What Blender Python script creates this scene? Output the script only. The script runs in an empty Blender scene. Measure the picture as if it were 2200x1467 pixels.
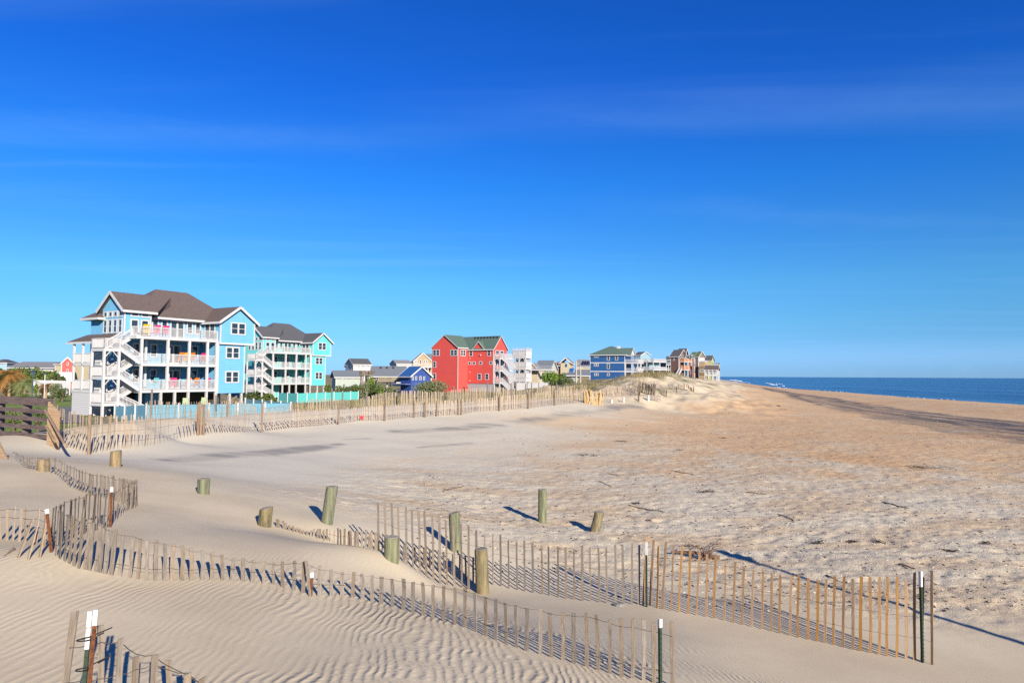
import bpy, math, random
import numpy as np
from mathutils import Vector, Matrix
random.seed(11)
R = math.radians
sc = bpy.context.scene
COL = sc.collection
# ------------------------------------------------------------------ camera
CAM = Vector((0, 0, 4.0)); F = 1467.0
_p = math.atan(73.0 / F); _r = 0.0054
_right = Vector((1, 0, 0)); _fwd = Vector((0, math.cos(_p), math.sin(_p))); _up = Vector((0, -math.sin(_p), math.cos(_p)))
_rx = _right * math.cos(_r) + _up * math.sin(_r); _uy = _up * math.cos(_r) - _right * math.sin(_r)
cd = bpy.data.cameras.new('camera'); cam = bpy.data.objects.new('camera', cd); COL.objects.link(cam)
cd.sensor_width = 36; cd.lens = 36 * F / 2200; cd.clip_start = .1; cd.clip_end = 120000
m = Matrix((( _rx.x, _uy.x, -_fwd.x, CAM.x), (_rx.y, _uy.y, -_fwd.y, CAM.y), (_rx.z, _uy.z, -_fwd.z, CAM.z), (0, 0, 0, 1)))
cam.matrix_world = m; sc.camera = cam
def ray(px, py):
    u = (px - 1100) / F; v = (733.5 - py) / F
    return _rx * u + _uy * v + _fwd
def at(px, py, d):
    """the point at depth d (metres along +Y) seen at photo pixel px, py"""
    r = ray(px, py); return CAM + r * (d / r.y)
# ------------------------------------------------------------------ mesh builder
class MB:
    def __init__(s): s.v = []; s.f = []; s.sm = False
    def add(s, vs, fs):
        n = len(s.v); s.v += [tuple(p) for p in vs]; s.f += [tuple(i + n for i in f) for f in fs]; return s
    def box(s, x0, x1, y0, y1, z0, z1):
        if x0 > x1: x0, x1 = x1, x0
        if y0 > y1: y0, y1 = y1, y0
        if z0 > z1: z0, z1 = z1, z0
        return s.add([(x0,y0,z0),(x1,y0,z0),(x1,y1,z0),(x0,y1,z0),(x0,y0,z1),(x1,y0,z1),(x1,y1,z1),(x0,y1,z1)],
              [(0,3,2,1),(4,5,6,7),(0,1,5,4),(1,2,6,5),(2,3,7,6),(3,0,4,7)])
    def bar(s, p, q, w, h=None, up=(0,0,1)):
        """a rectangular bar from p to q: w across, h along up"""
        h = h or w; p = Vector(p); q = Vector(q); d = (q - p).normalized(); up = Vector(up)
        if abs(d.dot(up)) > .98: up = Vector((0, 1, 0))
        a = d.cross(up).normalized() * (w / 2); b = a.cross(d).normalized() * (h / 2)
        vs = [p-a-b, p+a-b, p+a+b, p-a+b, q-a-b, q+a-b, q+a+b, q-a+b]
        return s.add(vs, [(0,1,2,3),(7,6,5,4),(0,4,5,1),(1,5,6,2),(2,6,7,3),(3,7,4,0)])
    def slab(s, top, th, dirn=(0,0,-1)):
        """polygon (list of points) given thickness th along dirn"""
        n = len(top); d = Vector(dirn) * th; t = [Vector(p) for p in top]; b = [p + d for p in t]
        return s.add(t + b, [tuple(range(n)), tuple(range(2*n-1, n-1, -1))] + [(i, n+i, n+(i+1) % n, (i+1) % n) for i in range(n)])
    def poly(s, pts): return s.add(pts, [tuple(range(len(pts)))])
    def tube(s, pts, rad, n=6, cap=True):
        pts = [Vector(p) for p in pts]; k = len(pts)
        if not hasattr(rad, '__len__'): rad = [rad] * k
        base = len(s.v); a = None
        for i, p in enumerate(pts):
            d = (pts[min(i+1, k-1)] - pts[max(i-1, 0)]).normalized()
            if a is None:
                a = d.cross(Vector((0,0,1)) if abs(d.z) < .9 else Vector((0,1,0))).normalized()
            else:
                a = (a - d * a.dot(d)).normalized()
            b = d.cross(a)
            for j in range(n):
                t = 2 * math.pi * j / n
                s.v.append(tuple(p + (a * math.cos(t) + b * math.sin(t)) * rad[i]))
        for i in range(k - 1):
            for j in range(n):
                s.f.append((base+i*n+j, base+i*n+(j+1) % n, base+(i+1)*n+(j+1) % n, base+(i+1)*n+j))
        if cap:
            s.f.append(tuple(base + j for j in range(n-1, -1, -1))); s.f.append(tuple(base+(k-1)*n+j for j in range(n)))
        return s
    def mesh(s, name, mat, smooth=False):
        me = bpy.data.meshes.new(name); me.from_pydata(s.v, [], s.f); me.update()
        if mat: me.materials.append(mat)
        if smooth: me.polygons.foreach_set('use_smooth', [True] * len(me.polygons))
        return me
    def build(s, name, mat, parent=None, smooth=False, label=None):
        o = bpy.data.objects.new(name, s.mesh(name, mat, smooth)); COL.objects.link(o)
        if parent: o.parent = parent
        if label: o['label'] = label
        return o
def thing(name, label, cat, loc=(0,0,0), rot=0.0, group=None):
    o = bpy.data.objects.new(name, None); COL.objects.link(o); o.empty_display_size = .3
    o.location = loc; o.rotation_euler = (0, 0, rot); return tag(o, label, cat, group)
def tag(o, label, cat, group=None, kind=None):
    o['label'] = label; o['category'] = cat
    if group: o['group'] = group
    if kind: o['kind'] = kind
    return o
def struct(o, kind='structure', label=None):
    o['kind'] = kind
    if label: o['label'] = label
    return o
# ------------------------------------------------------------------ numpy value noise
def _hash(ix, iy, seed):
    h = (ix.astype(np.int64) * 374761393 + iy.astype(np.int64) * 668265263 + seed * 1442695041) & 0x7fffffff
    h = ((h ^ (h >> 13)) * 1274126177) & 0x7fffffff
    return ((h ^ (h >> 16)) & 0xffff) / 65535.0
def vnoise(x, y, seed=0):
    ix = np.floor(x); iy = np.floor(y); fx = x - ix; fy = y - iy
    fx = fx*fx*(3-2*fx); fy = fy*fy*(3-2*fy)
    a = _hash(ix, iy, seed); b = _hash(ix+1, iy, seed); c = _hash(ix, iy+1, seed); d = _hash(ix+1, iy+1, seed)
    return (a*(1-fx)+b*fx)*(1-fy) + (c*(1-fx)+d*fx)*fy
def fbm(x, y, seed=0, oct=4):
    t = 0; a = .5; n = 0
    for k in range(oct):
        t = t + a * vnoise(x * 2**k, y * 2**k, seed + k); n += a; a *= .5
    return t / n
def sstep(e0, e1, x):
    t = np.clip((x - e0) / (e1 - e0), 0, 1); return t*t*(3-2*t)
# ------------------------------------------------------------------ materials
def nt(name):
    mt = bpy.data.materials.new(name); mt.use_nodes = True; t = mt.node_tree
    return mt, t, t.nodes, t.links, t.nodes['Principled BSDF']
def _col(c): return (c[0], c[1], c[2], 1)
def pm(name, c, c2=None, rough=.7, scale=6.0, bump=0.0, bscale=None, spec=.3, siding=0.0, stretch=(1,1,1), rnd=0.0, metal=0.0, detail=4, plank=0.0):
    """principled with object-space noise between c and c2, optional lap siding (metres per board), bump and per-object variety"""
    mt, t, N, L, P = nt(name)
    P.inputs['Roughness'].default_value = rough; P.inputs['Specular IOR Level'].default_value = spec; P.inputs['Metallic'].default_value = metal
    tc = N.new('ShaderNodeTexCoord'); mp = N.new('ShaderNodeMapping'); mp.inputs['Scale'].default_value = stretch
    L.new(tc.outputs['Object'], mp.inputs['Vector'])
    vec = mp.outputs['Vector']
    if rnd:
        oi = N.new('ShaderNodeObjectInfo'); cm = N.new('ShaderNodeVectorMath'); cm.operation = 'SCALE'; cm.inputs[0].default_value = (37, 51, 23)
        L.new(oi.outputs['Random'], cm.inputs['Scale']); ad = N.new('ShaderNodeVectorMath'); L.new(mp.outputs['Vector'], ad.inputs[0]); L.new(cm.outputs[0], ad.inputs[1]); vec = ad.outputs[0]
    nz = N.new('ShaderNodeTexNoise'); nz.inputs['Scale'].default_value = scale; nz.inputs['Detail'].default_value = detail; nz.inputs['Roughness'].default_value = .6
    L.new(vec, nz.inputs['Vector'])
    cr = N.new('ShaderNodeValToRGB'); cr.color_ramp.elements[0].position = .3; cr.color_ramp.elements[1].position = .7
    c2 = c2 or tuple(x * .82 for x in c)
    c = tuple(min(.8, x*1.15) for x in c); c2 = tuple(min(.8, x*1.15) for x in c2)
    cr.color_ramp.elements[0].color = _col(c2); cr.color_ramp.elements[1].color = _col(c)
    L.new(nz.outputs['Fac'], cr.inputs['Fac']); out = cr.outputs['Color']
    if rnd:
        hs = N.new('ShaderNodeHueSaturation'); mr = N.new('ShaderNodeMapRange'); mr.inputs['To Min'].default_value = 1 - rnd; mr.inputs['To Max'].default_value = 1 + rnd
        L.new(oi.outputs['Random'], mr.inputs['Value']); L.new(mr.outputs[0], hs.inputs['Value'])
        m2 = N.new('ShaderNodeMath'); m2.operation = 'MULTIPLY'; m2.inputs[1].default_value = 7.31; L.new(oi.outputs['Random'], m2.inputs[0])
        m3 = N.new('ShaderNodeMath'); m3.operation = 'FRACT'; L.new(m2.outputs[0], m3.inputs[0])
        mr2 = N.new('ShaderNodeMapRange'); mr2.inputs['To Min'].default_value = 1 - rnd*1.4; mr2.inputs['To Max'].default_value = 1 + rnd*1.2; L.new(m3.outputs[0], mr2.inputs['Value']); L.new(mr2.outputs[0], hs.inputs['Saturation'])
        L.new(out, hs.inputs['Color']); out = hs.outputs['Color']
    L.new(out, P.inputs['Base Color'])
    h = None
    if bump:
        n2 = N.new('ShaderNodeTexNoise'); n2.inputs['Scale'].default_value = bscale or scale * 3; n2.inputs['Detail'].default_value = 5; L.new(vec, n2.inputs['Vector'])
        bp = N.new('ShaderNodeBump'); bp.inputs['Strength'].default_value = bump; bp.inputs['Distance'].default_value = .02; L.new(n2.outputs['Fac'], bp.inputs['Height']); L.new(bp.outputs[0], P.inputs['Normal']); h = bp
    if siding or plank:
        sx = N.new('ShaderNodeSeparateXYZ'); L.new(tc.outputs['Object'], sx.inputs[0])
        d = N.new('ShaderNodeMath'); d.operation = 'DIVIDE'; d.inputs[1].default_value = siding or plank
        if siding: L.new(sx.outputs['Z'], d.inputs[0])
        else:
            sm = N.new('ShaderNodeMath'); L.new(sx.outputs['X'], sm.inputs[0]); L.new(sx.outputs['Y'], sm.inputs[1]); L.new(sm.outputs[0], d.inputs[0])
        fr = N.new('ShaderNodeMath'); fr.operation = 'FRACT'; L.new(d.outputs[0], fr.inputs[0])
        if siding:
            hh = fr.outputs[0]; b2 = N.new('ShaderNodeBump'); b2.invert = True
        else:
            gt = N.new('ShaderNodeMath'); gt.operation = 'GREATER_THAN'; gt.inputs[1].default_value = .12; L.new(fr.outputs[0], gt.inputs[0]); hh = gt.outputs[0]; b2 = N.new('ShaderNodeBump')
        b2.inputs['Strength'].default_value = 1; b2.inputs['Distance'].default_value = .055 if siding else .03; L.new(hh, b2.inputs['Height'])
        if h: L.new(h.outputs[0], b2.inputs['Normal'])
        L.new(b2.outputs[0], P.inputs['Normal'])
    return mt
# ------------------------------------------------------------------ terrain
SEA = -1.5
SH = np.array([(0,100),(100,104),(141,106),(192,111),(250,122),(300,128),(360,139),(456,164),(733,240),(1008,317),(1500,452),(3000,880),(6000,1750),(9000,2620)], float)
def shore(y): return np.interp(y, SH[:,0], SH[:,1])
# control points x, y, z of the sand drifts and dunes
CP = [(-6.6,14.7,1.40),(-3.8,14.1,.92),(-4.6,12.7,1.15),(-2.0,11.3,1.10),(-2.9,11.9,1.08),(-9.6,16.5,1.68),(-.53,12.3,.10),(-1.2,14.7,.22),(.79,18.6,.02),(2.1,17.4,0),
 (-1.2,10.6,.66),(-2.6,13.2,.45),(-1.3,12.6,.20),(-3.6,13.4,.80),(.3,11.3,.18),
 (-14.2,22.9,1.3),(-13.9,29,1.1),(-13.5,36.8,.95),(-9.6,42,1.0),(-5.3,48,1.1),(1.3,54,1.4),(7.5,61.5,1.45),
 (1.7,7.4,.72),(.4,7.8,.92),(-1.1,8.15,1.16),(-2.8,8.1,1.42),(-4.3,7.85,1.62),(-5.4,8.15,1.84),(2.4,9.3,.30),(3.3,8.0,.30),(1.2,9.8,.35),
 (-2.7,4.4,1.55),(-1.3,4.6,1.50),(-.6,5.6,1.35),(-2.5,6.2,1.52),(-4.6,6,1.75),(.8,5.4,1.10),(1.9,5.4,.75),(3.4,5.5,.30),(0,2,1.4),(3,2,.8),(-5,2,1.8),
 (-9.0,13.2,1.8),(-6.0,9.9,1.74),(-6.4,8.7,1.86),(-9.5,9,2.05),(-8.2,11.3,1.85),(-12,14,2.05),(-10.9,16,1.85),(-13,18.5,1.75),(-16,20,1.7),(-20,24.0,1.6),(-15.2,25,1.75),
 (5.9,9.6,0),(4.5,10.3,0),(2.35,11.9,.03),(7,7,0),(6,5,0),(10,5,0),(10,12,0),(10,20,0),(5,25,0),(0,26,.05),(-3,22,.25),(-6,20,.75),(-5,28,.25),(-9,27,.75),(-4,38,.45),(0,36,.1),(6,40,0),(4,50,.5),(10,55,.6),(14,70,.7),(20,40,0),(20,60,0),
 (-15.3,28,1.92),(-15.7,33,1.78),(-15.9,37,1.65),(-15.4,42,1.6),(-12,46,1.65),(-7.6,53,1.75),(-1,59,1.85),(5,65,2.0),(-16.5,26,1.9),(-19,28,1.5),(-18.6,33,1.7),(-19,38,1.3),
 (-24,29,.7),(-26,36,.3),(-24,46,.1),(-20,56,.1),(-14,66,.2),(-4,74,.4),(6,84,.9),(-36,40,-.3),(-45,60,-.5),(-41,75,-.6),(-33,88,-.6),(-45,120,-.9),(-36,140,-1.0),(-60,100,-.6),(-12,170,0),(0,165,.0),(-20,120,-.5),(-30,110,-.7),(0,100,.3),(8,110,.8),(-80,60,-.4),(-80,140,-.5),
 (7,82,2.0),(12,90,2.6),(17,98,3.35),(22,112,3.95),(27,124,4.4),(33,146,4.7),(40,165,4.5),(48,190,3.7),(66,232,2.7),(84,300,2.0),(13,72,1.9),(17,80,2.6),(24,97,3.0),(30,112,2.9),(36,128,2.4),(44,150,1.9),(56,180,1.2),(75,225,.9),(96,290,1.0),(19,74,1.0),(27,92,1.1),(36,112,.8),(44,130,.7),
 (26,74,.2),(40,100,.1),(52,140,.0),(70,190,0),(90,250,0),(110,320,0),
 (10,120,1.6),(22,150,2.0),(27,231,2.2),(45,240,2.4),(60,300,2.0),(0,230,.5),(-60,260,0),(-140,200,0),(0,500,1),(150,500,0),(-300,500,0),(-300,80,0),(-150,20,0),(-40,15,1.0),(-25,10,1.8),(-15,5,2.0),(60,30,0),(60,0,0),(150,0,0),(-150,-30,1),(100,-60,0),(800,3000,0),(-3000,3000,0),(0,6000,0)]
CP = np.array(CP, float)
def _solve():
    n = len(CP); d = np.sqrt(((CP[:, None, :2] - CP[None, :, :2])**2).sum(-1) + .0)
    K = np.sqrt(d*d + .25)
    A = np.zeros((n+1, n+1)); A[:n,:n] = K - .02*np.eye(n)*0; A[:n,n] = 1; A[n,:n] = 1
    return np.linalg.solve(A, np.append(CP[:,2], 0))
_W = _solve()
def base_z(x, y):
    x = np.asarray(x, float); y = np.asarray(y, float); z = np.zeros_like(x) + _W[-1]
    for (cx, cy, _), w in zip(CP, _W[:-1]):
        z = z + w * np.sqrt((x-cx)**2 + (y-cy)**2 + .25)
    far = sstep(700, 1600, np.hypot(x, y)); z = np.clip(z, -1.3, 6) * (1-far)
    q = x - shore(y)
    w = np.clip(1 - sstep(-42, -20, q), 0, 1)
    prof = np.interp(q, [-52, -38, -20, 0, 15, 60], [0, -.4, -.75, -1.5, -2.2, -4.0])
    return z * w + prof
def relief(x, y):
    """wind drifts and trodden sand that the photograph shows, metres"""
    r = np.hypot(x, y)
    tr = sstep(-3.5, 1.5, x + (y-16)*.02) * sstep(14, 17, y + .55*np.clip(x, -2, 7)) + .0     # trodden beach, right of the drifts
    tr = np.maximum(tr, sstep(15, 18, y) * sstep(-8, -3, x)) * (1 - sstep(60, 120, y))
    tr = tr * (1 - .75*sstep(24, 34, y) * sstep(6, -2, x - (y-30)*.4))
    n1 = fbm(x*1.1, y*1.1, 3, 3) - .5
    pits = np.clip(vnoise(x*3.1+7, y*3.1, 21) - .62, 0, 1) * 2.0 + np.clip(vnoise(x*4.7, y*4.7+3, 25) - .66, 0, 1) * 1.6
    z = tr * (n1*.045 - pits*.045 + (fbm(x*5, y*5, 9, 3)-.5)*.055)
    z = z + (fbm(x*.35, y*.35, 5, 2) - .5) * .10 * sstep(3, 9, r)
    dune = sstep(62, 80, y) * sstep(-2, 6, x) * sstep(44, 30, x - (y-100)*.33)
    z = z + dune * ((fbm(x*.16, y*.16, 13, 4) - .5) * 1.1 + (fbm(x*.6, y*.45, 17, 3) - .5) * .8)
    return z
def ground_z(x, y):
    return base_z(x, y) + relief(np.asarray(x, float), np.asarray(y, float))
def gz(x, y): return float(ground_z(np.array([x]), np.array([y]))[0])
def gpt(px, py, dmin=2.5, dmax=400):
    """where the ray through photo pixel px, py first meets the sand"""
    r = ray(px, py); r = r / r.y
    t = np.exp(np.linspace(math.log(dmin), math.log(dmax), 1500)); x = CAM.x + r.x*t; y = CAM.y + t; z = CAM.z + r.z*t
    s = z - base_z(x, y); k = np.argmax(s < 0)
    if s[k] >= 0: k = len(t) - 1
    a, b = t[max(k-1, 0)], t[k]; f = s[k-1] / (s[k-1] - s[k]) if k and s[k] < 0 else 0
    d = a + (b-a)*f; x = r.x*d; y = d
    return Vector((x, y, gz(x, y)))
def hpx(base, dy): return dy * base.y / F            # height in metres of dy photo pixels at that depth
def build_ground():
    na = 1050
    ang = np.linspace(-80, 80, na) * math.pi/180
    rr = np.concatenate([np.exp(np.linspace(math.log(1.0), math.log(5), 40, endpoint=False)), np.exp(np.linspace(math.log(5), math.log(50), 620, endpoint=False)), np.exp(np.linspace(math.log(50), math.log(400), 330, endpoint=False)), np.exp(np.linspace(math.log(400), math.log(9000), 60))])
    A, RR = np.meshgrid(ang, rr); x = (RR*np.sin(A)).ravel(); y = (RR*np.cos(A) - 3).ravel()
    z = ground_z(x, y)
    nr = len(rr); co = np.stack([x, y, z], 1).astype(np.float32)
    me = bpy.data.meshes.new('beach'); me.vertices.add(len(co)); me.vertices.foreach_set('co', co.ravel())
    i = np.arange(nr-1)[:, None]*na + np.arange(na-1)[None, :]
    f = np.stack([i, i+1, i+1+na, i+na], -1).reshape(-1, 4)
    me.loops.add(f.size); me.loops.foreach_set('vertex_index', f.ravel().astype(np.int32))
    me.polygons.add(len(f)); me.polygons.foreach_set('loop_start', np.arange(0, f.size, 4).astype(np.int32)); me.polygons.foreach_set('loop_total', np.full(len(f), 4, np.int32))
    me.polygons.foreach_set('use_smooth', np.ones(len(f), bool)); me.update(calc_edges=True)
    def attr(name, v):
        a = me.attributes.new(name, 'FLOAT', 'POINT'); a.data.foreach_set('value', v.astype(np.float32))
    n = fbm(x*.12, y*.12, 31, 4); nf = fbm(x*.6, y*.35, 37, 4)
    # ripple field: wind-blown drift near the camera
    rip = sstep(11.5, 8.5, y + .25*np.abs(x+1)) * (.25 + .75*sstep(.38, .58, fbm(x*.45, y*.45, 41, 2) + .22*sstep(-4, 0, x)))
    rip = rip * sstep(4.6, 3.0, x)
    attr('ripple', rip)
    warm = sstep(-4, 10, x - (y-40)*.36 + (n-.5)*18) * sstep(27, 46, y + x*.35 + (nf-.5)*30) * sstep(1.5, .7, z)
    attr('warm', warm * (1 - .75*sstep(-62, -45, x - shore(y))*0))
    xl = np.interp(y, [20, 43, 69, 95, 154, 250, 400], [30, 32.6, 37.5, 44, 61, 92, 145]); xu = np.interp(y, [20, 78, 113, 147, 198, 300, 500], [48, 58.5, 65, 72, 82, 112, 178])
    mid = (x - xl) / (xu - xl)
    dk = sstep(-.05, .10, mid + (nf-.5)*.25) * sstep(1.15, .9, mid + (nf-.5)*.4) * (1 - sstep(260, 420, y))
    band = fbm(mid*7 + n*1.5, y*.022, 51, 3)
    attr('wrack', dk * (.62 + .38*sstep(.38, .55, band)))
    stk = np.zeros_like(x)
    for pts, wd in (([(365,988),(450,981),(560,974),(640,966),(710,957)],1.3),([(640,962),(690,960),(730,953)],.9),([(740,944),(790,942)],.7),([(858,927),(940,922),(1024,917)],1.5),([(1010,912),(1076,915)],1.2),([(1100,906),(1150,900),(1200,895),(1255,890)],2.2),([(1230,889),(1300,881),(1375,869)],2.2),([(900,960),(1010,952)],.8)):
        P = [gpt(*q) for q in pts]
        for p, q in zip(P[:-1], P[1:]):
            dx, dy = q.x-p.x, q.y-p.y; t = np.clip(((x-p.x)*dx + (y-p.y)*dy)/(dx*dx+dy*dy), 0, 1); dd = np.hypot(x-p.x-t*dx, y-p.y-t*dy) + (nf-.5)*wd*.9
            stk = np.maximum(stk, sstep(wd*.62, wd*.05, dd))
    attr('streak', stk * (.45 + .55*sstep(.35, .6, fbm(x*.5, y*1.3, 77, 3))))
    attr('pale', sstep(12.5, 19, y + .25*x + (n-.5)*6) * (1 - warm) * sstep(70, 55, y) * sstep(1.9, 1.5, z) * .85)
    gl = (x < 0)
    grass = sstep(.42, .58, fbm(x*.25, y*.25, 71, 3) + .9*sstep(-6, 10, y - (np.interp(x, [-26, -18, -7, 5, 12], [33, 44, 60, 74, 90])) ) - .35)
    grass = grass * sstep(-5, 1, y - np.interp(x, [-26, -18, -7, 5, 12], [33, 44, 60, 74, 90])) * sstep(16, 8, x - np.clip((y-80)*.16, 0, 1e9))
    lawn = sstep(-24, -27, x + (y-30)*.0) * sstep(27, 31, y - (x+26)*.25*0)
    attr('lawn', lawn * sstep(-.60, -.66, x/np.maximum(y, 1)) * sstep(-20, -30, x + .25*(y-70)) * sstep(150, 120, y) * sstep(-140, -110, x))
    dtop = sstep(62, 80, y) * sstep(0, 6, x) * sstep(46, 30, x - (y-100)*.33)
    dg = sstep(.44, .56, fbm(x*.30, y*.22, 83, 4) + .20*sstep(2.6, 4.2, z) - .10) * dtop * sstep(1.6, 2.6, z)
    attr('grass', np.clip(np.maximum(grass, dg*.85), 0, 1))
    tr = sstep(-3.5, 1.5, x + (y-16)*.02) * sstep(14, 17, y + .55*np.clip(x, -2, 7)); tr = np.maximum(tr, sstep(15, 18, y) * sstep(-8, -3, x))
    tr = tr * (1 - .8*sstep(24, 34, y) * sstep(6, -2, x - (y-30)*.4)) * sstep(1.0, .6, grass)
    attr('trodden', tr)
    o = bpy.data.objects.new('beach', me); COL.objects.link(o); me.materials.append(sand_mat()); struct(o)
    return o
def sand_mat():
    mt, t, N, L, P = nt('sand'); P.inputs['Roughness'].default_value = .92; P.inputs['Specular IOR Level'].default_value = .15
    def AT(n):
        a = N.new('ShaderNodeAttribute'); a.attribute_name = n; return a.outputs['Fac']
    def M(op, a, b=None, cl=False):
        q = N.new('ShaderNodeMath'); q.operation = op; q.use_clamp = cl
        for k, v in enumerate((a, b)):
            if v is None: continue
            if isinstance(v, (int, float)): q.inputs[k].default_value = v
            else: L.new(v, q.inputs[k])
        return q.outputs[0]
    tc = N.new('ShaderNodeTexCoord'); O = tc.outputs['Object']
    def NZ(scale, detail=4, vec=None, rough=.55, sx=None):
        q = N.new('ShaderNodeTexNoise'); q.inputs['Scale'].default_value = scale; q.inputs['Detail'].default_value = detail; q.inputs['Roughness'].default_value = rough
        v = vec or O
        if sx:
            mp = N.new('ShaderNodeMapping'); mp.inputs['Scale'].default_value = sx; L.new(v, mp.inputs[0]); v = mp.outputs[0]
        L.new(v, q.inputs['Vector']); return q.outputs['Fac']
    def MIX(f, a, b):
        q = N.new('ShaderNodeMix'); q.data_type = 'RGBA'
        if isinstance(f, (int, float)): q.inputs[0].default_value = f
        else: L.new(f, q.inputs[0])
        for k, v in ((6, a), (7, b)):
            if isinstance(v, tuple): q.inputs[k].default_value = _col(v)
            else: L.new(v, q.inputs[k])
        return q.outputs[2]
    def RMP(v, a, b):
        q = N.new('ShaderNodeMapRange'); q.interpolation_type = 'SMOOTHSTEP'; q.inputs['From Min'].default_value = a; q.inputs['From Max'].default_value = b; L.new(v, q.inputs['Value']); return q.outputs[0]
    tro = AT('trodden')
    c = MIX(RMP(NZ(.5, 5), .35, .65), SAND_A, SAND_B)
    c = MIX(M('MULTIPLY', AT('pale'), M('SUBTRACT', 1.0, M('MULTIPLY', tro, .55))), c, (.495, .462, .375))
    c = MIX(M('MULTIPLY', M('MULTIPLY', RMP(NZ(.42, 6, sx=(.6,1.6,1)), .42, .62), tro), .65), c, SAND_TAN)
    c = MIX(M('MULTIPLY', AT('warm'), RMP(NZ(.35, 6, sx=(.5,1,1)), .22, .55)), c, SAND_OR)
    c = MIX(M('MULTIPLY', M('MULTIPLY', AT('warm'), RMP(NZ(.09, 4), .5, .7)), .6), c, SAND_OR2)
    c = MIX(M('MULTIPLY', AT('streak'), .72), c, (.165, .16, .15))
    wr = NZ(.7, 6, sx=(1.0, .22, 1))
    c = MIX(M('MULTIPLY', AT('wrack'), RMP(wr, .2, .6)), c, SAND_DK)
    # small dark and pale flecks: shell hash, weed scraps
    f1 = M('MULTIPLY', RMP(NZ(5.5, 3, rough=.7), .64, .70), M('MAXIMUM', tro, M('MULTIPLY', AT('warm'), .8)))
    c = MIX(M('MULTIPLY', f1, .55), c, (.13, .105, .085))
    f2 = M('MULTIPLY', RMP(NZ(3.9, 3, rough=.7, sx=(1.2,1,1)), .65, .71), tro)
    c = MIX(M('MULTIPLY', f2, .4), c, (.64, .58, .48))
    g = MIX(RMP(NZ(.9, 5), .35, .65), (.075, .095, .028), (.24, .19, .095))
    gm = M('MULTIPLY', AT('grass'), RMP(NZ(2.2, 5), .25, .55), True)
    c = MIX(gm, c, g)
    lw = MIX(RMP(NZ(.35, 5), .35, .65), (.10, .17, .03), (.20, .22, .05))
    c = MIX(AT('lawn'), c, lw)
    gr = M('ADD', M('MULTIPLY', NZ(240, 2), .16), .92)
    hs = N.new('ShaderNodeHueSaturation'); L.new(gr, hs.inputs['Value']); L.new(c, hs.inputs['Color']); L.new(hs.outputs[0], P.inputs['Base Color'])
    # ripples
    sx = N.new('ShaderNodeSeparateXYZ'); L.new(O, sx.inputs[0]); X, Y = sx.outputs['X'], sx.outputs['Y']
    ph = M('ADD', X, M('MULTIPLY', Y, M('ADD', M('MULTIPLY', X, .035), .16)))
    ph = M('ADD', ph, M('MULTIPLY', M('SUBTRACT', NZ(.55, 2), .5), .95)); ph = M('ADD', ph, M('MULTIPLY', M('SUBTRACT', NZ(2.4, 3), .5), .19))
    s = M('SINE', M('MULTIPLY', ph, 2*math.pi/.115)); s = M('ADD', M('MULTIPLY', s, .5), .5); s = M('POWER', s, 1.35)
    s = M('MULTIPLY', s, M('ADD', RMP(NZ(1.3, 2), .3, .6), .15))
    rip = M('MULTIPLY', M('MULTIPLY', s, AT('ripple')), .0095)
    lump = M('MULTIPLY', M('ADD', M('MULTIPLY', NZ(8.5, 6, rough=.68), .030), M('MULTIPLY', NZ(26, 4), .016)), M('ADD', M('MULTIPLY', tro, .85), .04))
    fine = M('MULTIPLY', NZ(110, 3), .0022)
    h = M('ADD', M('ADD', rip, lump), fine)
    bp = N.new('ShaderNodeBump'); bp.inputs['Strength'].default_value = 1; bp.inputs['Distance'].default_value = 1.0; L.new(h, bp.inputs['Height']); L.new(bp.outputs[0], P.inputs['Normal'])
    return mt
SAND_A = (.51, .433, .305); SAND_B = (.445, .374, .260); SAND_TAN = (.45, .33, .20); SAND_OR = (.48, .325, .182); SAND_OR2 = (.435, .26, .127); SAND_DK = (.082, .074, .076)
build_ground()
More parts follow.
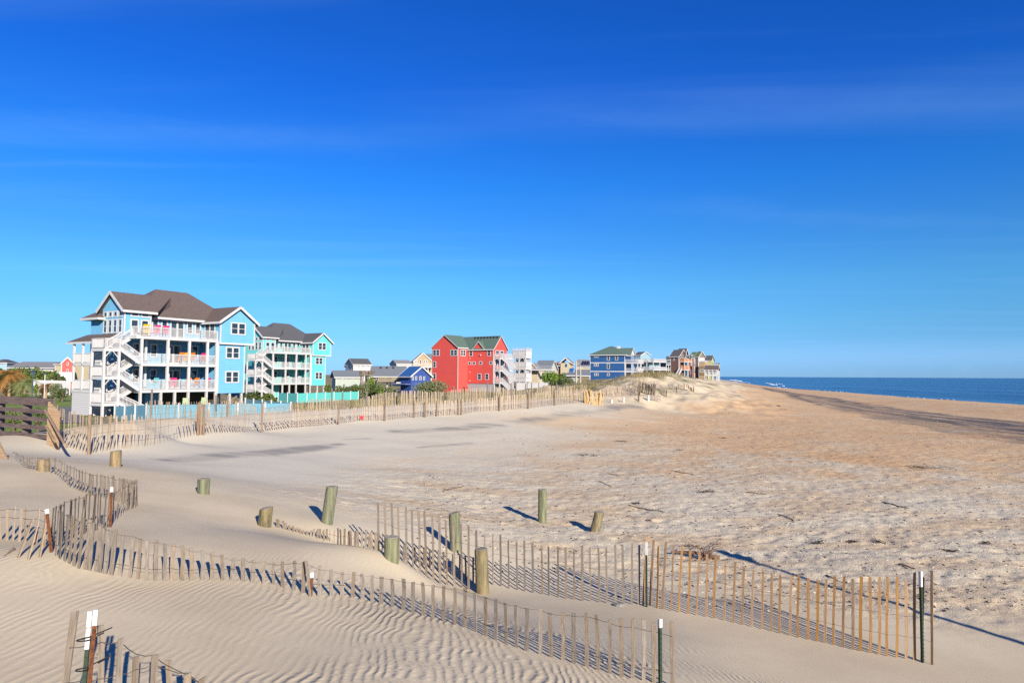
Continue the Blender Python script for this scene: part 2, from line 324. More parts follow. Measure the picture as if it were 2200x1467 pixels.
# ------------------------------------------------------------------ sea
def build_sea():
    mt, t, N, L, P = nt('sea_water'); P.inputs['Roughness'].default_value = .22; P.inputs['IOR'].default_value = 1.33; P.inputs['Specular IOR Level'].default_value = .30
    tc = N.new('ShaderNodeTexCoord'); O = tc.outputs['Object']
    def nz(sc, sx, d=4):
        mp = N.new('ShaderNodeMapping'); mp.inputs['Scale'].default_value = sx; mp.inputs['Rotation'].default_value = (0, 0, R(16)); L.new(O, mp.inputs[0])
        q = N.new('ShaderNodeTexNoise'); q.inputs['Scale'].default_value = sc; q.inputs['Detail'].default_value = d; L.new(mp.outputs[0], q.inputs['Vector']); return q.outputs['Fac']
    a = nz(.05, (1, .22, 1)); b = nz(.5, (1, .4, 1), 5)
    s = N.new('ShaderNodeMath'); s.operation = 'MULTIPLY_ADD'; L.new(a, s.inputs[0]); s.inputs[1].default_value = 6; 
    m2 = N.new('ShaderNodeMath'); m2.operation = 'MULTIPLY'; L.new(b, m2.inputs[0]); m2.inputs[1].default_value = .9; L.new(m2.outputs[0], s.inputs[2])
    bp = N.new('ShaderNodeBump'); bp.inputs['Strength'].default_value = .9; bp.inputs['Distance'].default_value = 1; L.new(s.outputs[0], bp.inputs['Height']); L.new(bp.outputs[0], P.inputs['Normal'])
    cr = N.new('ShaderNodeValToRGB'); cr.color_ramp.elements[0].position = .35; cr.color_ramp.elements[1].position = .65
    cr.color_ramp.elements[0].color = (.006, .037, .110, 1); cr.color_ramp.elements[1].color = (.015, .082, .190, 1)
    L.new(nz(.012, (1, .15, 1), 5), cr.inputs['Fac']); L.new(cr.outputs[0], P.inputs['Base Color'])
    ys = np.concatenate([np.linspace(-200, 800, 120), np.exp(np.linspace(math.log(820), math.log(90000), 60))]); dx = np.concatenate([np.linspace(-60, 60, 70), np.exp(np.linspace(math.log(66), math.log(90000), 60))])
    Y, D = np.meshgrid(ys, dx, indexing='ij'); X = shore(np.clip(Y, 0, 9000)) + np.clip(Y-9000, 0, None)*.291 + D
    # low swells rolling in
    hgt = .28*np.sin(D/7.5 + .9*fbm(Y*.01, D*.0, 3, 2)*6)*np.exp(-((D-45)/45)**2)*sstep(4, 20, D)
    b = MB(); n2 = len(dx)
    b.v = [tuple(p) for p in np.stack([X.ravel(), Y.ravel(), (SEA + hgt).ravel()], 1)]
    b.f = [(i*n2+j, i*n2+j+1, (i+1)*n2+j+1, (i+1)*n2+j) for i in range(len(ys)-1) for j in range(n2-1)]
    b.f = [tuple(reversed(q)) for q in b.f]
    o = b.build('sea', mt, smooth=True); struct(o)
    foam = pm('foam', (.85,.88,.90), (.6,.68,.74), rough=.8, scale=1.2)
    # broken crests: low ragged rolls of white water with real thickness
    b = MB()
    for (y0, y1, d0, w, h) in ((600,740,7,1.2,.25),(440,540,14,2.5,.35),(400,418,9,1.6,.35),(330,385,2,1.2,.15),(500,640,22,1.6,.25),(250,300,1.2,.8,.10),(170,215,1.0,.5,.07),(820,1200,12,5,.5)):
        nst = int((y1-y0)/3)+2
        for k in range(nst):
            y = y0 + (y1-y0)*k/nst; 
            if random.random() < .5: continue
            env = math.sin(math.pi*(k+.5)/nst)**.5
            x = float(shore(y)) + d0 + math.sin(y*.05)*1.5 + random.uniform(-1, 1)*w*.25
            L2 = (y1-y0)/nst*.75
            hh = h*env*random.uniform(.5, 1.1)
            ring = [(x + w*.5*math.cos(a)*random.uniform(.7,1.2)*env + .333*math.sin(a)*L2, y + L2*math.sin(a), SEA - .05) for a in [i*math.pi/4 for i in range(8)]]
            top = [(x + (p[0]-x)*.45, y + (p[1]-y)*.6, SEA + .05 + hh*random.uniform(.6, 1)) for p in ring]
            b.add(ring + top, [tuple(range(8, 16))] + [(i, (i+1) % 8, 8+(i+1) % 8, 8+i) for i in range(8)])
    o = b.build('surf_foam', foam, smooth=True); struct(o, 'stuff', 'white broken surf along the far shoreline'); o['category'] = 'surf'
build_sea()
# ------------------------------------------------------------------ sun and sky
SUN_EL = 21.5; SUN_DIR = Vector((.464, -.886, 0)).normalized()
sd = SUN_DIR * math.cos(R(SUN_EL)) + Vector((0, 0, math.sin(R(SUN_EL))))
sl = bpy.data.lights.new('sun', 'SUN'); sl.energy = 4.3; sl.angle = R(.4); sl.color = (1, .90, .76)
so = bpy.data.objects.new('sun', sl); COL.objects.link(so); so.rotation_euler = sd.to_track_quat('Z', 'Y').to_euler()
def sky():
    w = bpy.data.worlds.new('World'); sc.world = w; w.use_nodes = True; t = w.node_tree; N = t.nodes; L = t.links
    bg = N['Background']; st = N.new('ShaderNodeTexSky'); st.sky_type = 'NISHITA'; st.sun_disc = False
    st.sun_elevation = R(SUN_EL); st.sun_rotation = math.atan2(SUN_DIR.x, SUN_DIR.y); st.altitude = 0; st.air_density = SKY['air']; st.dust_density = SKY['dust']; st.ozone_density = SKY['ozone']
    tc = N.new('ShaderNodeTexCoord')
    hs = N.new('ShaderNodeHueSaturation'); hs.inputs['Saturation'].default_value = SKY['sat']; L.new(st.outputs[0], hs.inputs['Color'])
    gm = N.new('ShaderNodeMix'); gm.data_type = 'RGBA'; gm.blend_type = 'MULTIPLY'; gm.inputs[0].default_value = 1
    sx = N.new('ShaderNodeSeparateXYZ'); L.new(tc.outputs['Generated'], sx.inputs[0])
    cr = N.new('ShaderNodeValToRGB'); E = cr.color_ramp.elements; E[0].position = 0; E[0].color = _col(SKY['ramp'][0][1])
    E[1].position = SKY['ramp'][-1][0]; E[1].color = _col(SKY['ramp'][-1][1])
    for p, c in SKY['ramp'][1:-1]:
        e = E.new(p); e.color = _col(c)
    L.new(sx.outputs['Z'], cr.inputs[0]); L.new(hs.outputs[0], gm.inputs[6]); L.new(cr.outputs[0], gm.inputs[7])
    # faint streaks of high cirrus, laid out by direction on a plane far overhead
    dv = N.new('ShaderNodeMath'); dv.operation = 'MAXIMUM'; dv.inputs[1].default_value = .02; L.new(sx.outputs['Z'], dv.inputs[0])
    pr = N.new('ShaderNodeVectorMath'); pr.operation = 'DIVIDE'; cb = N.new('ShaderNodeCombineXYZ'); 
    for k in range(3): L.new(dv.outputs[0], cb.inputs[k])
    L.new(tc.outputs['Generated'], pr.inputs[0]); L.new(cb.outputs[0], pr.inputs[1])
    mp = N.new('ShaderNodeMapping'); mp.inputs['Rotation'].default_value = (0, 0, R(-12)); mp.inputs['Scale'].default_value = (.16, .85, 1); mp.inputs['Location'].default_value = (.35, 1.15, 0); L.new(pr.outputs[0], mp.inputs[0])
    nz = N.new('ShaderNodeTexNoise'); nz.inputs['Scale'].default_value = 1.25; nz.inputs['Detail'].default_value = 7; nz.inputs['Roughness'].default_value = .52; nz.inputs['Distortion'].default_value = .5; L.new(mp.outputs[0], nz.inputs[0])
    mr = N.new('ShaderNodeMapRange'); mr.interpolation_type = 'SMOOTHSTEP'; mr.inputs['From Min'].default_value = .50; mr.inputs['From Max'].default_value = .76; mr.inputs['To Max'].default_value = SKY['cirrus']; L.new(nz.outputs[0], mr.inputs[0])
    def M(op, a, b=None, c=None, cl=False):
        q = N.new('ShaderNodeMath'); q.operation = op; q.use_clamp = cl
        for k, v in enumerate((a, b, c)):
            if v is None: continue
            if isinstance(v, (int, float)): q.inputs[k].default_value = v
            else: L.new(v, q.inputs[k])
        return q.outputs[0]
    sp = N.new('ShaderNodeSeparateXYZ'); L.new(pr.outputs[0], sp.inputs[0]); px_, py_ = sp.outputs[0], sp.outputs[1]
    n2 = N.new('ShaderNodeTexNoise'); n2.inputs['Scale'].default_value = 2.2; n2.inputs['Detail'].default_value = 6; L.new(pr.outputs[0], n2.inputs[0])
    n3 = N.new('ShaderNodeTexNoise'); n3.inputs['Scale'].default_value = 14; n3.inputs['Detail'].default_value = 4; L.new(pr.outputs[0], n3.inputs[0])
    tot = mr.outputs[0]
    for (y0, sl_, wd, xa, xb, amp) in ((2.90,.06,.16,-3.6,-.1,.06),(3.28,.02,.05,-3.2,-1.0,.045),(2.60,-.10,.16,-.6,2.4,.03),(3.85,.20,.22,.3,3.4,.04),(5.6,.1,.10,.2,1.6,.03)):
        dd = M('SUBTRACT', py_, M('MULTIPLY_ADD', px_, sl_, y0)); dd = M('ADD', dd, M('MULTIPLY', M('SUBTRACT', n2.outputs[0], .5), wd*3.2))
        g = M('EXPONENT', M('MULTIPLY', M('POWER', M('ABSOLUTE', M('DIVIDE', dd, wd)), 2.0), -1.0))
        w1 = M('SMOOTH_MIN', M('SUBTRACT', px_, xa, cl=True), M('SUBTRACT', xb, px_, cl=True), .3)
        g = M('MULTIPLY', M('MULTIPLY', g, w1), M('MULTIPLY', M('ADD', n3.outputs[0], .5), amp)); tot = M('ADD', tot, g)
    hb_ = M('MULTIPLY', M('EXPONENT', M('MULTIPLY', M('POWER', M('ABSOLUTE', M('DIVIDE', M('SUBTRACT', sx.outputs['Z'], .028), .018)), 2.0), -1.0)), .24); tot = M('ADD', tot, hb_, cl=True)
    mx = N.new('ShaderNodeMix'); mx.data_type = 'RGBA'; L.new(tot, mx.inputs[0]); L.new(gm.outputs[2], mx.inputs[6]); mx.inputs[7].default_value = _col(SKY['cloud'])
    L.new(mx.outputs[2], bg.inputs['Color']); bg.inputs['Strength'].default_value = SKY['str']
SKY = dict(air=.6, dust=0.0, ozone=8.0, sat=1.0, str=.096, cirrus=.09, cloud=(2.0, 3.4, 5.6),
    ramp=[(0, (.31,.375,.47)), (.072, (.47,.60,.54)), (.13, (.47,.73,.64)), (.27, (.20,.68,.90)), (.385, (.13,.56,.98)), (.48, (.12,.54,.98)), (1, (.30,.62,1))])
sky()
sc.view_settings.view_transform = 'Standard'; sc.view_settings.look = 'None'; sc.view_settings.gamma = 1; sc.view_settings.exposure = 1.2
sc.render.engine = 'CYCLES'; sc.cycles.use_denoising = False; sc.cycles.max_bounces = 8; sc.cycles.diffuse_bounces = 5
# ------------------------------------------------------------------ sand fences
PK_OLD = pm('weathered_lath', (.19,.157,.124), (.095,.077,.061), rough=.9, scale=5, stretch=(14,14,1.2), bump=.4, rnd=.20)
PK_NEW = pm('fresh_lath', (.285,.172,.08), (.175,.10,.046), rough=.85, scale=4, stretch=(14,14,1.0), bump=.35, rnd=.16)
PK_TAN = pm('bleached_lath', (.315,.245,.175), (.19,.148,.108), rough=.9, scale=4, stretch=(12,12,1), bump=.3, rnd=.15)
WIRE = pm('fence_wire', (.10,.09,.085), (.05,.04,.035), rough=.6, metal=.6, scale=30)
RUSTW = pm('rusty_wire', (.20,.075,.03), (.10,.04,.02), rough=.9, scale=30)
TGREEN = pm('green_post_paint', (.012,.045,.025), (.03,.03,.022), rough=.5, scale=9)
TRUST = pm('rusted_steel', (.15,.048,.014), (.022,.013,.009), rough=.9, scale=14, bump=.4)
TWHITE = pm('white_post_tip', (.52,.52,.51), (.42,.42,.41), rough=.5, scale=8)
PWOOD = pm('fence_post_wood', (.21,.15,.10), (.10,.07,.05), rough=.9, scale=4, stretch=(10,10,1), bump=.4, rnd=.2)
def _picket_meshes(mat):
    out = []
    for k in range(6):
        b = MB(); n = 7; w = .038*random.uniform(.88, 1.1); th = .009
        px = [random.uniform(-.003, .003) for _ in range(n)]; bend = random.uniform(-.012, .012)
        ring = []
        for i in range(n):
            t = i/(n-1); ww = w/2*random.uniform(.93, 1.05); ox = px[i] + bend*math.sin(t*math.pi); oy = random.uniform(-.002, .002)
            dz = [0, 0, 0, 0]
            if i == n-1: dz = [random.uniform(-.02, .004) for _ in range(2)]; dz = [dz[0], dz[1], dz[1], dz[0]]
            ring.append([(ox-ww, oy-th/2, t+dz[0]), (ox+ww, oy-th/2, t+dz[1]), (ox+ww, oy+th/2, t+dz[2]), (ox-ww, oy+th/2, t+dz[3])])
        vs = [p for r in ring for p in r]; fs = [(3,2,1,0), tuple(4*(n-1)+q for q in range(4))]
        for i in range(n-1):
            for q in range(4): fs.append((4*i+q, 4*i+(q+1) % 4, 4*i+4+(q+1) % 4, 4*i+4+q))
        b.add(vs, fs); out.append(b.mesh('picket', mat))
    return out
PKM = {id(m): _picket_meshes(m) for m in (PK_OLD, PK_NEW, PK_TAN)}
def lerp(a, b, t): return a + (b-a)*t
def spread(nodes):
    """nodes (px, base_y, top_y, count to the next) -> list of (base point, height)"""
    out = []
    for i in range(len(nodes)-1):
        a, b = nodes[i], nodes[i+1]; n = a[3]
        for k in range(n):
            t = k/n; px = lerp(a[0], b[0], t); by = lerp(a[1], b[1], t); ty = lerp(a[2], b[2], t)
            p = gpt(px, by); out.append((p, max(.06, hpx(p, by-ty))))
    a = nodes[-1]; p = gpt(a[0], a[1]); out.append((p, max(.06, hpx(p, a[1]-a[2]))))
    return out
def fence(label, st, mat, cat='sand fence', wires=(.15, .42, .72, .88), lean=None, wire_mat=None, jit=1.0, stuff_from=None, wr=.0028, name='sand_fence', full=None, wide=1.0):
    """st: list of (base point, height above the sand). Pickets, wires and posts are children of one fence."""
    o0 = st[0][0]; root = thing(name, label, cat, (o0.x, o0.y, o0.z)); meshes = PKM[id(mat)]
    tops = []; stuff = MB(); base = Vector(o0)
    order = sorted(range(len(st)), key=lambda i: (st[i][0]-CAM).length / max(.1, st[i][1]))
    solo = set(order[:stuff_from]) if stuff_from else set(range(len(st)))
    for i, (p, h) in enumerate(st):
        q = st[min(i+1, len(st)-1)][0]; r = st[max(i-1, 0)][0]; d = q - r; rz = math.atan2(d.y, d.x)
        L0 = lean(i/(len(st)-1)) if lean else 0
        lx = random.gauss(0, .022)*jit + L0; ly = random.gauss(0, .025)*jit; hh = h*random.uniform(.955, 1.03) + .22
        M = Matrix.Translation(p - base - Vector((0, 0, .22))) @ Matrix.Rotation(rz + random.gauss(0, .08)*min(1, jit), 4, 'Z') @ Matrix.Rotation(lx, 4, 'Y') @ Matrix.Rotation(ly, 4, 'X') @ Matrix.Diagonal((random.uniform(.9, 1.12)*(wide if wide else max(1.15, p.y*.035)), 1, hh, 1))
        me = meshes[random.randrange(6)]
        tops.append((M, hh, h, rz))
        if i in solo:
            o = bpy.data.objects.new('picket', me); COL.objects.link(o); o.parent = root; o.matrix_local = M
        else:
            n = len(stuff.v); stuff.v += [tuple(M @ v.co) for v in me.vertices]; stuff.f += [tuple(k+n for k in f.vertices) for f in me.polygons]
    if stuff.v:
        s = stuff.build('pickets', mat, root); s['kind'] = 'stuff'
    for w in wires:
        raw = []
        for k, (M, hh, h, rz) in enumerate(tops):
            ref = full or max(h, .25); zz = min(w*ref, h - .03) + random.gauss(0, .006); q = M @ Vector((0, 0, (zz + .22)/hh))
            raw.append(q + Vector((-math.sin(rz), math.cos(rz), 0))*(.010 if k % 2 else -.010))
        pts = []
        for k, q in enumerate(raw):
            pts.append(q)
            if k < len(raw)-1: pts.append(q.lerp(raw[k+1], .5) - Vector((0, 0, random.uniform(0, .012))))
        if len(pts) > 1: MB().tube(pts, wr, 4).build('wire', wire_mat or WIRE, root)
    return root
def t_post(root, px, by, ty, white=.12, rust=None, lean=0.0, base=None, flip=1):
    """steel T-post with studs and a white tip, as a part of its fence"""
    p = base or gpt(px, by); h = hpx(p, by-ty); loc = p - Vector(root.location)
    body = MB(); w = .034
    def tsec(z0, z1, mb):
        mb.box(-w/2, w/2, -.004, .004, z0, z1); mb.box(-.004, .004, .004, .034, z0, z1)
    z1 = h*(1-white); tsec(-.3, z1, body)
    for k in range(int(z1/.055)): body.box(-.008, .008, -.011, -.003, .03+k*.055, .045+k*.055)
    M = Matrix.Translation(loc) @ Matrix.Rotation(R(flip*35), 4, 'Z') @ Matrix.Rotation(lean, 4, 'Y')
    o = body.build('post', rust or TGREEN, root); o.matrix_local = M
    tip = MB(); w = .040
    tip.box(-w/2, w/2, -.006, .006, z1, h); tip.box(-.006, .006, .006, .037, z1, h)
    t = tip.build('post_tip', TWHITE, o)
    return o
def wood_post(root, px, by, ty, w=.085, mat=None, base=None, lean=0.0):
    p = base or gpt(px, by); h = hpx(p, by-ty); b = MB(); r = w/2
    b.tube([(0,0,-.3), (0,0,h*.5), (lean*h,0,h)], [r*1.03, r, r*.95], 8)
    o = b.build('post', mat or PWOOD, root); o.location = p - Vector(root.location); return o
def seg(root, pts, r, name, mat): return MB().tube([Vector(p) - Vector(root.location) for p in pts], r, 5).build(name, mat, root)

# front fence A
A = [(118,1196,1098,5),(165,1222,1112,6),(236,1236,1143,4),(313,1248,1161,4),(388,1248,1174,5),(499,1247,1200,4),(587,1256,1207,3),(650,1274,1208,1),(686,1281,1219,2),(735,1280,1228,4),(820,1297,1238,5),(930,1326,1255,3),(998,1345,1263,3),(1064,1371,1286,3),(1132,1395,1300,2),(1184,1408,1312,2),(1234,1422,1317,4),(1334,1452,1330,3),(1405,1466,1336,1),(1444,1475,1337,0)]
stA = spread(A)
fA = fence('long half-buried grey picket sand fence snaking across the front dune to its bottom right', stA, PK_OLD, full=.62, wires=(.22, .85), lean=lambda t: .10*max(0, 1-t*3.5), wide=1.12, jit=.6)
t_post(fA, 1420, 1470, 1335, .13, rust=TGREEN)
t_post(fA, 668, 1281, 1232, .22, rust=TRUST, lean=.03)
t_post(fA, 110, 1190, 1098, .10, rust=TRUST, lean=-.12)
# small broken lath jammed beside the rusty post
p = gpt(672, 1283); b = MB().bar((0,0,-.2), (-.10,.03,.42), .03, .012); o = b.build('picket', PK_OLD, fA); o.location = p - Vector(fA.location)
# fence at the bottom left corner, close to the camera
def pt_d(px, py, d): return at(px, py, d)
A2 = []
for px, ty, d in ((112,1311,4.20),(160,1358,4.22),(222,1349,4.32),(255,1360,4.36),(290,1397,4.42),(327,1399,4.48),(366,1423,4.54),(405,1440,4.6),(436,1456,4.66)):
    t = at(px, ty, d); A2.append((Vector((t.x, t.y, gz(t.x, t.y))), t.z - gz(t.x, t.y)))
fA2 = fence('weathered grey picket fence nearest the camera, running out of the bottom left corner', A2, PK_OLD, wires=(.30, .62, .84), full=.95, lean=lambda t: .10*max(0, 1-t*4), jit=.8)
for px, ty, mt, dd, wh in ((175, 1314, TGREEN, 4.16, .215), (187, 1311, TRUST, 4.14, .085)):
    t = at(px, ty, dd); g = Vector((t.x, t.y, gz(t.x, t.y))); h = t.z - g.z
    b0 = at(px, ty, dd)
    def _tp():
        body = MB(); w = .022; z1 = h*(1-wh)
        body.box(-w/2, w/2, -.004, .004, -.3, z1); body.box(-.004, .004, .004, .018, -.3, z1)
        for k in range(int(z1/.055)): body.box(-.008, .008, -.011, -.003, .03+k*.055, .045+k*.055)
        o = body.build('post', mt, fA2); o.matrix_local = Matrix.Translation(g - Vector(fA2.location)) @ Matrix.Rotation(R(20), 4, 'Z') @ Matrix.Rotation(R(2.5), 4, 'Y')
        tip = MB(); w = .024; tip.box(-w/2, w/2, -.006, .006, h-.09, h); tip.box(-.006, .006, .006, .014, h-.10, h)
        if wh > .2: tip.box(-.0115, .0115, -.0055, .006, z1, h-.10); tip.box(-.006, .006, .006, .018, z1, h-.10)
        tip.build('post_tip', TWHITE, o)
    _tp()
for (x0, y0, x1, y1) in ((172,1372,241,1347),(170,1437,238,1407)):
    b0 = at(x0, y0, 4.13); b1 = at(x1, y1, 4.25); mid = b0.lerp(b1, .35) + Vector((0, -.02, -.004))
    seg(fA2, [b0, mid, b1], .0042, 'cable_tie', pm('black_nylon', (.012,.012,.012), rough=.5))
for ring in ((172,1374),(170,1438)):
    c = at(ring[0]+7, ring[1], 4.16); seg(fA2, [c + Vector((.035*math.cos(a), .035*math.sin(a), -.006*math.sin(a))) for a in [k*math.pi/5 for k in range(11)]], .004, 'cable_tie', bpy.data.materials['black_nylon'])
# fence B: older grey half, then fresh orange half
B1w = []
def bst(px, by, ty, d=None):
    if d is None: p = gpt(px, by); return (p, hpx(p, by-ty))
    t = at(px, ty, d); z = gz(t.x, t.y); return (Vector((t.x, t.y, z)), t.z - z)
for px, ty, d in ((817,1073,13.0),(832,1073,13.0),(847,1075,13.0),(862,1086,13.0),(876,1087,13.0),(890,1089,13.0),(904,1093,13.0),(919,1097,13.0),(933,1104,13.0),(948,1105,13.0),(962,1113,13.0),(978,1117,13.0),(994,1126,13.0),(1009,1129,12.95),(1026,1139,12.9),(1043,1139,12.85)): B1w.append(bst(px, 0, ty, d))
for px, ty, by in ((1060,1144,1252),(1076,1147,1255),(1093,1154,1260),(1112,1156,1263),(1127,1159,1266),(1145,1161,1269),(1164,1168,1272),(1180,1167,1275),(1199,1170,1279),(1216,1172,1282),(1234,1174,1284),(1251,1171,1287),(1268,1173,1288),(1287,1173,1290),(1303,1176,1292),(1323,1171,1293),(1339,1175,1294),(1357,1170,1296),(1373,1169,1297)): B1w.append(bst(px, by, ty))
fB1 = fence('grey picket sand fence standing tall between the bollards and the middle steel post', B1w, PK_OLD, wires=(.33, .62, .87), full=.95, lean=lambda t: -.035*(1-t), jit=.3, wide=1.0)
B2 = [(1381,1299,1153,1),(1397,1300,1158,1),(1411,1306,1171,1),(1422,1308,1166,1),(1440,1312,1174,2),(1476,1318,1184,3),(1534,1328,1199,3),(1594,1342,1216,3),(1654,1356,1236,3),(1714,1370,1243,3),(1772,1382,1244,3),(1830,1396,1246,4),(1906,1410,1247,3),(1965,1418,1240,1),(1980,1421,1236,1),(2003,1428,1236,0)]
fB2 = fence('newer orange-brown picket sand fence between the middle and the right steel posts', spread(B2), PK_NEW, wires=(.30, .57, .84), full=1.05, lean=lambda t: .05 - .03*t, jit=.25, wide=1.0)
t_post(fB2, 1389, 1303, 1168, .20, flip=-1)
t_post(fB2, 1984, 1424, 1235, .17, flip=1)
# low fence almost drowned behind the ridge
st = []
for k in range(34):
    t = k/33; px = lerp(590, 832, t); y = lerp(1134, 1183, t) + 4*math.sin(t*3.14) ; p = gpt(px, y); 
    st.append((p + Vector((0, .10, gz(p.x, p.y+.10)-p.z)), lerp(.17, .30, t) * (1 - .55*math.exp(-((t-.22)/.13)**2)) + random.uniform(-.02, .02)))
for k in range(1, 12):
    t = k/12; p = gpt(lerp(845, 1030, t), lerp(1197, 1262, t)); st.append((p + Vector((0, .22, gz(p.x, p.y+.22)-p.z)), lerp(.26, .52, t)))
fB0 = fence('sunken row of short picket tips with rusty wire behind the ridge between bollards', st, PK_OLD, wires=(.45,), full=.30, wire_mat=RUSTW, jit=1.8)
# left fences
C = [(29,986,969,5),(54,1005,982,5),(80,1011,982,4),(118,1019,984,8),(151,1045,1000,7),(196,1062,1016,6),(236,1071,1019,6),(270,1078,1024,5),(296,1084,1030,0)]
fC = fence('thin grey picket fence curving down the left dune from the sawn bollard to a corner', spread(C), PK_OLD, full=.5, wires=(.3, .82), lean=lambda t: -.06)
D = [(294,1087,1029,5),(272,1097,1040,6),(246,1121,1056,5),(227,1135,1060,6),(189,1146,1062,6),(151,1158,1074,4),(123,1176,1088,3),(108,1184,1095,0)]
fD = fence('grey picket fence folding back from the corner to the tangled joint, rusty post midway', spread(D), PK_OLD, full=.62, wires=(.3, .85), lean=lambda t: -.05)
t_post(fD, 237, 1133, 1049, .12, rust=TRUST)
E = [(2,1159,1090,4),(55,1166,1094,2),(95,1176,1098,0)]
fE = fence('short run of pale grey pickets entering from the left edge of the photo', spread(E), PK_TAN, full=.7, wires=(.42, .85))
# broken pickets leaning at the tangled joint
for (bx, by, tx, ty, lab) in ((36,1202,70,1116,'broken lath leaning right, leftmost at the tangled fence joint'),(58,1207,80,1131,'broken lath leaning between two others at the tangled fence joint'),(84,1202,99,1114,'broken lath leaning steeply against the tangled fence joint'),(2,1202,30,1180,'loose lath lying almost flat on the sand left of the tangled joint')):
    p = gpt(bx, by); q = at(tx, ty, p.y + .35); q.z = max(q.z, gz(q.x, q.y) + .03)
    b = MB().bar((0,0,-.03), q - p, .045, .013, up=(.3,.9,.2)); o = b.build('broken_lath', PK_TAN); o.location = p; tag(o, lab, 'lath', 'broken laths at the fence joint')
# the long dune fence, front row, and the row behind it
Fn = [(108,944,868,7),(150,963,884,6),(190,977,897,7),(244,966,892,8),(303,961,892,6),(344,953,890,4),(376,946,886,7),(424,935,880,6),(462,932,882,18),(562,928,882,11),(616,921,880,18),(694,914,877,8),(726,911,875,12),(774,904,874,14),(826,903,870,17),(888,897,866,14),(937,893,862,16),(991,890,857,10),(1024,884,856,15),(1072,882,852,20),(1135,877,845,19),(1192,870,838,20),(1257,864,834,0)]
fF = fence('long pale picket dune fence, front row, climbing from the boardwalk to the far dune', spread(Fn), PK_TAN, stuff_from=100, full=1.05, wires=(.25, .60, .86), wr=.004, jit=1.1, wide=None)
for px, by, ty in ((190,979,893),(425,936,866),(431,935,868),(437,935,870),(562,929,864),(727,913,872),(826,904,858),(889,898,860),(913,897,864),(938,894,862),(984,891,857),(991,891,856),(1073,883,846),(1135,878,842),(1192,871,835),(1231,866,833)): wood_post(fF, px, by, ty, .11)
Gn = [(318,905,868,14),(390,900,862,18),(470,893,858,20),(560,888,868,22),(660,882,860,24),(760,876,852,26),(860,872,844,28),(960,868,838,30),(1060,862,832,32),(1150,856,828,36),(1262,850,824,0)]
Gn = [(a, b, c, int(n*1.1)) for a, b, c, n in Gn]
stG = []
for i in range(len(Gn)-1):
    a, b = Gn[i], Gn[i+1]
    for k in range(a[3]):
        t = k/a[3]; px = lerp(a[0], b[0], t); ty = lerp(a[2], b[2], t) + 5*math.sin(px*.035) + 3*math.sin(px*.011+1)
        pf = gpt(px, lerp(*[n[1] for n in (a, b)], t) + 4); d = pf.y + lerp(5.5, 7, t); g = at(px, 800, d); z = gz(g.x, g.y); top = at(px, ty, d).z
        stG.append((Vector((g.x, g.y, z)), min(1.25, max(.35, top - z))))
fG = fence('back row of the dune fence, pale pickets and tall dark posts behind the front row', stG, PK_TAN, stuff_from=100, full=1.0, wires=(.5, .85), wr=.004, jit=1.2, wide=None)
for px, ty in ((330,836),(466,849),(490,852),(714,834),(736,842),(789,841),(852,838),(977,830),(1047,820),(1098,822),(1108,822),(1130,824),(1143,822),(1178,820),(1196,824),(1215,822)):
    i = min(range(len(stG)), key=lambda k: abs((stG[k][0].x/stG[k][0].y)*F + 1100 - px)); g = stG[i][0]
    h = at(px, ty, g.y).z - g.z; b = MB().tube([(0,0,-.3),(0,0,max(.7, h))], .055, 7); o = b.build('post', pm('dark_post', (.14,.12,.11), rough=.9) if 'dark_post' not in bpy.data.materials else bpy.data.materials['dark_post'], fG); o.location = g - Vector(fG.location)
# bright roll of laths at the end of the dune fence
p = gpt(1275, 868); root = thing('picket_bundle', 'bright tan bundle of spare laths standing at the far end of the dune fence', 'bundle', p)
for k in range(30):
    x = lerp(-.8, .8, k/29) + random.uniform(-.05, .05); b = MB().bar((x,random.uniform(-.1,.1),-.1), (x+random.uniform(-.25,.25),random.uniform(-.1,.3),1.25+random.uniform(-.2,.15)), .07, .02, up=(0,1,0)); b.build('lath', pm('new_lath', (.40,.28,.14), (.27,.18,.085), rough=.8, rnd=.15) if 'new_lath' not in bpy.data.materials else bpy.data.materials['new_lath'], root)
# zigzag fences down the face of the far dune
zz = [((1296,852,1352,842),20,22,'first'),((1356,834,1374,846),18,24,'b'),((1376,838,1406,847),24,24,'c'),((1410,831,1432,845),9,13,'d'),((1434,832,1454,843),8,12,'e'),((1455,833,1470,841),7,10,'f'),((1474,831,1490,838),6,8,'g')]
zl = ['low picket fence crossing the dune face just right of the lath bundle','slanting picket fence left of the run of short dune-face fences','second of the short slanting fences along the dune face, from the left','third of the short slanting fences along the dune face, from the left','fourth of the short slanting fences along the dune face, from the left','second last of the short slanting fences before the open beach','last short slanting fence of the row, closest to the far houses']
for ((x0,y0,x1,y1), n, hp, _), lab in zip(zz, zl):
    st = []
    for k in range(n*2):
        t = k/(n*2-1); p = gpt(lerp(x0,x1,t), lerp(y0,y1,t)); st.append((p, hpx(p, hp)*lerp(.9, 1.05, t)))
    f = fence(lab, st, PK_TAN, full=1.0, wires=(.6,), wr=.006, jit=2.6, wide=2.0, lean=lambda t: random.uniform(0,.3)); f['group'] = 'short fences on the dune face'
    wood_post(f, x1, y1, y1-hp-5, .12)
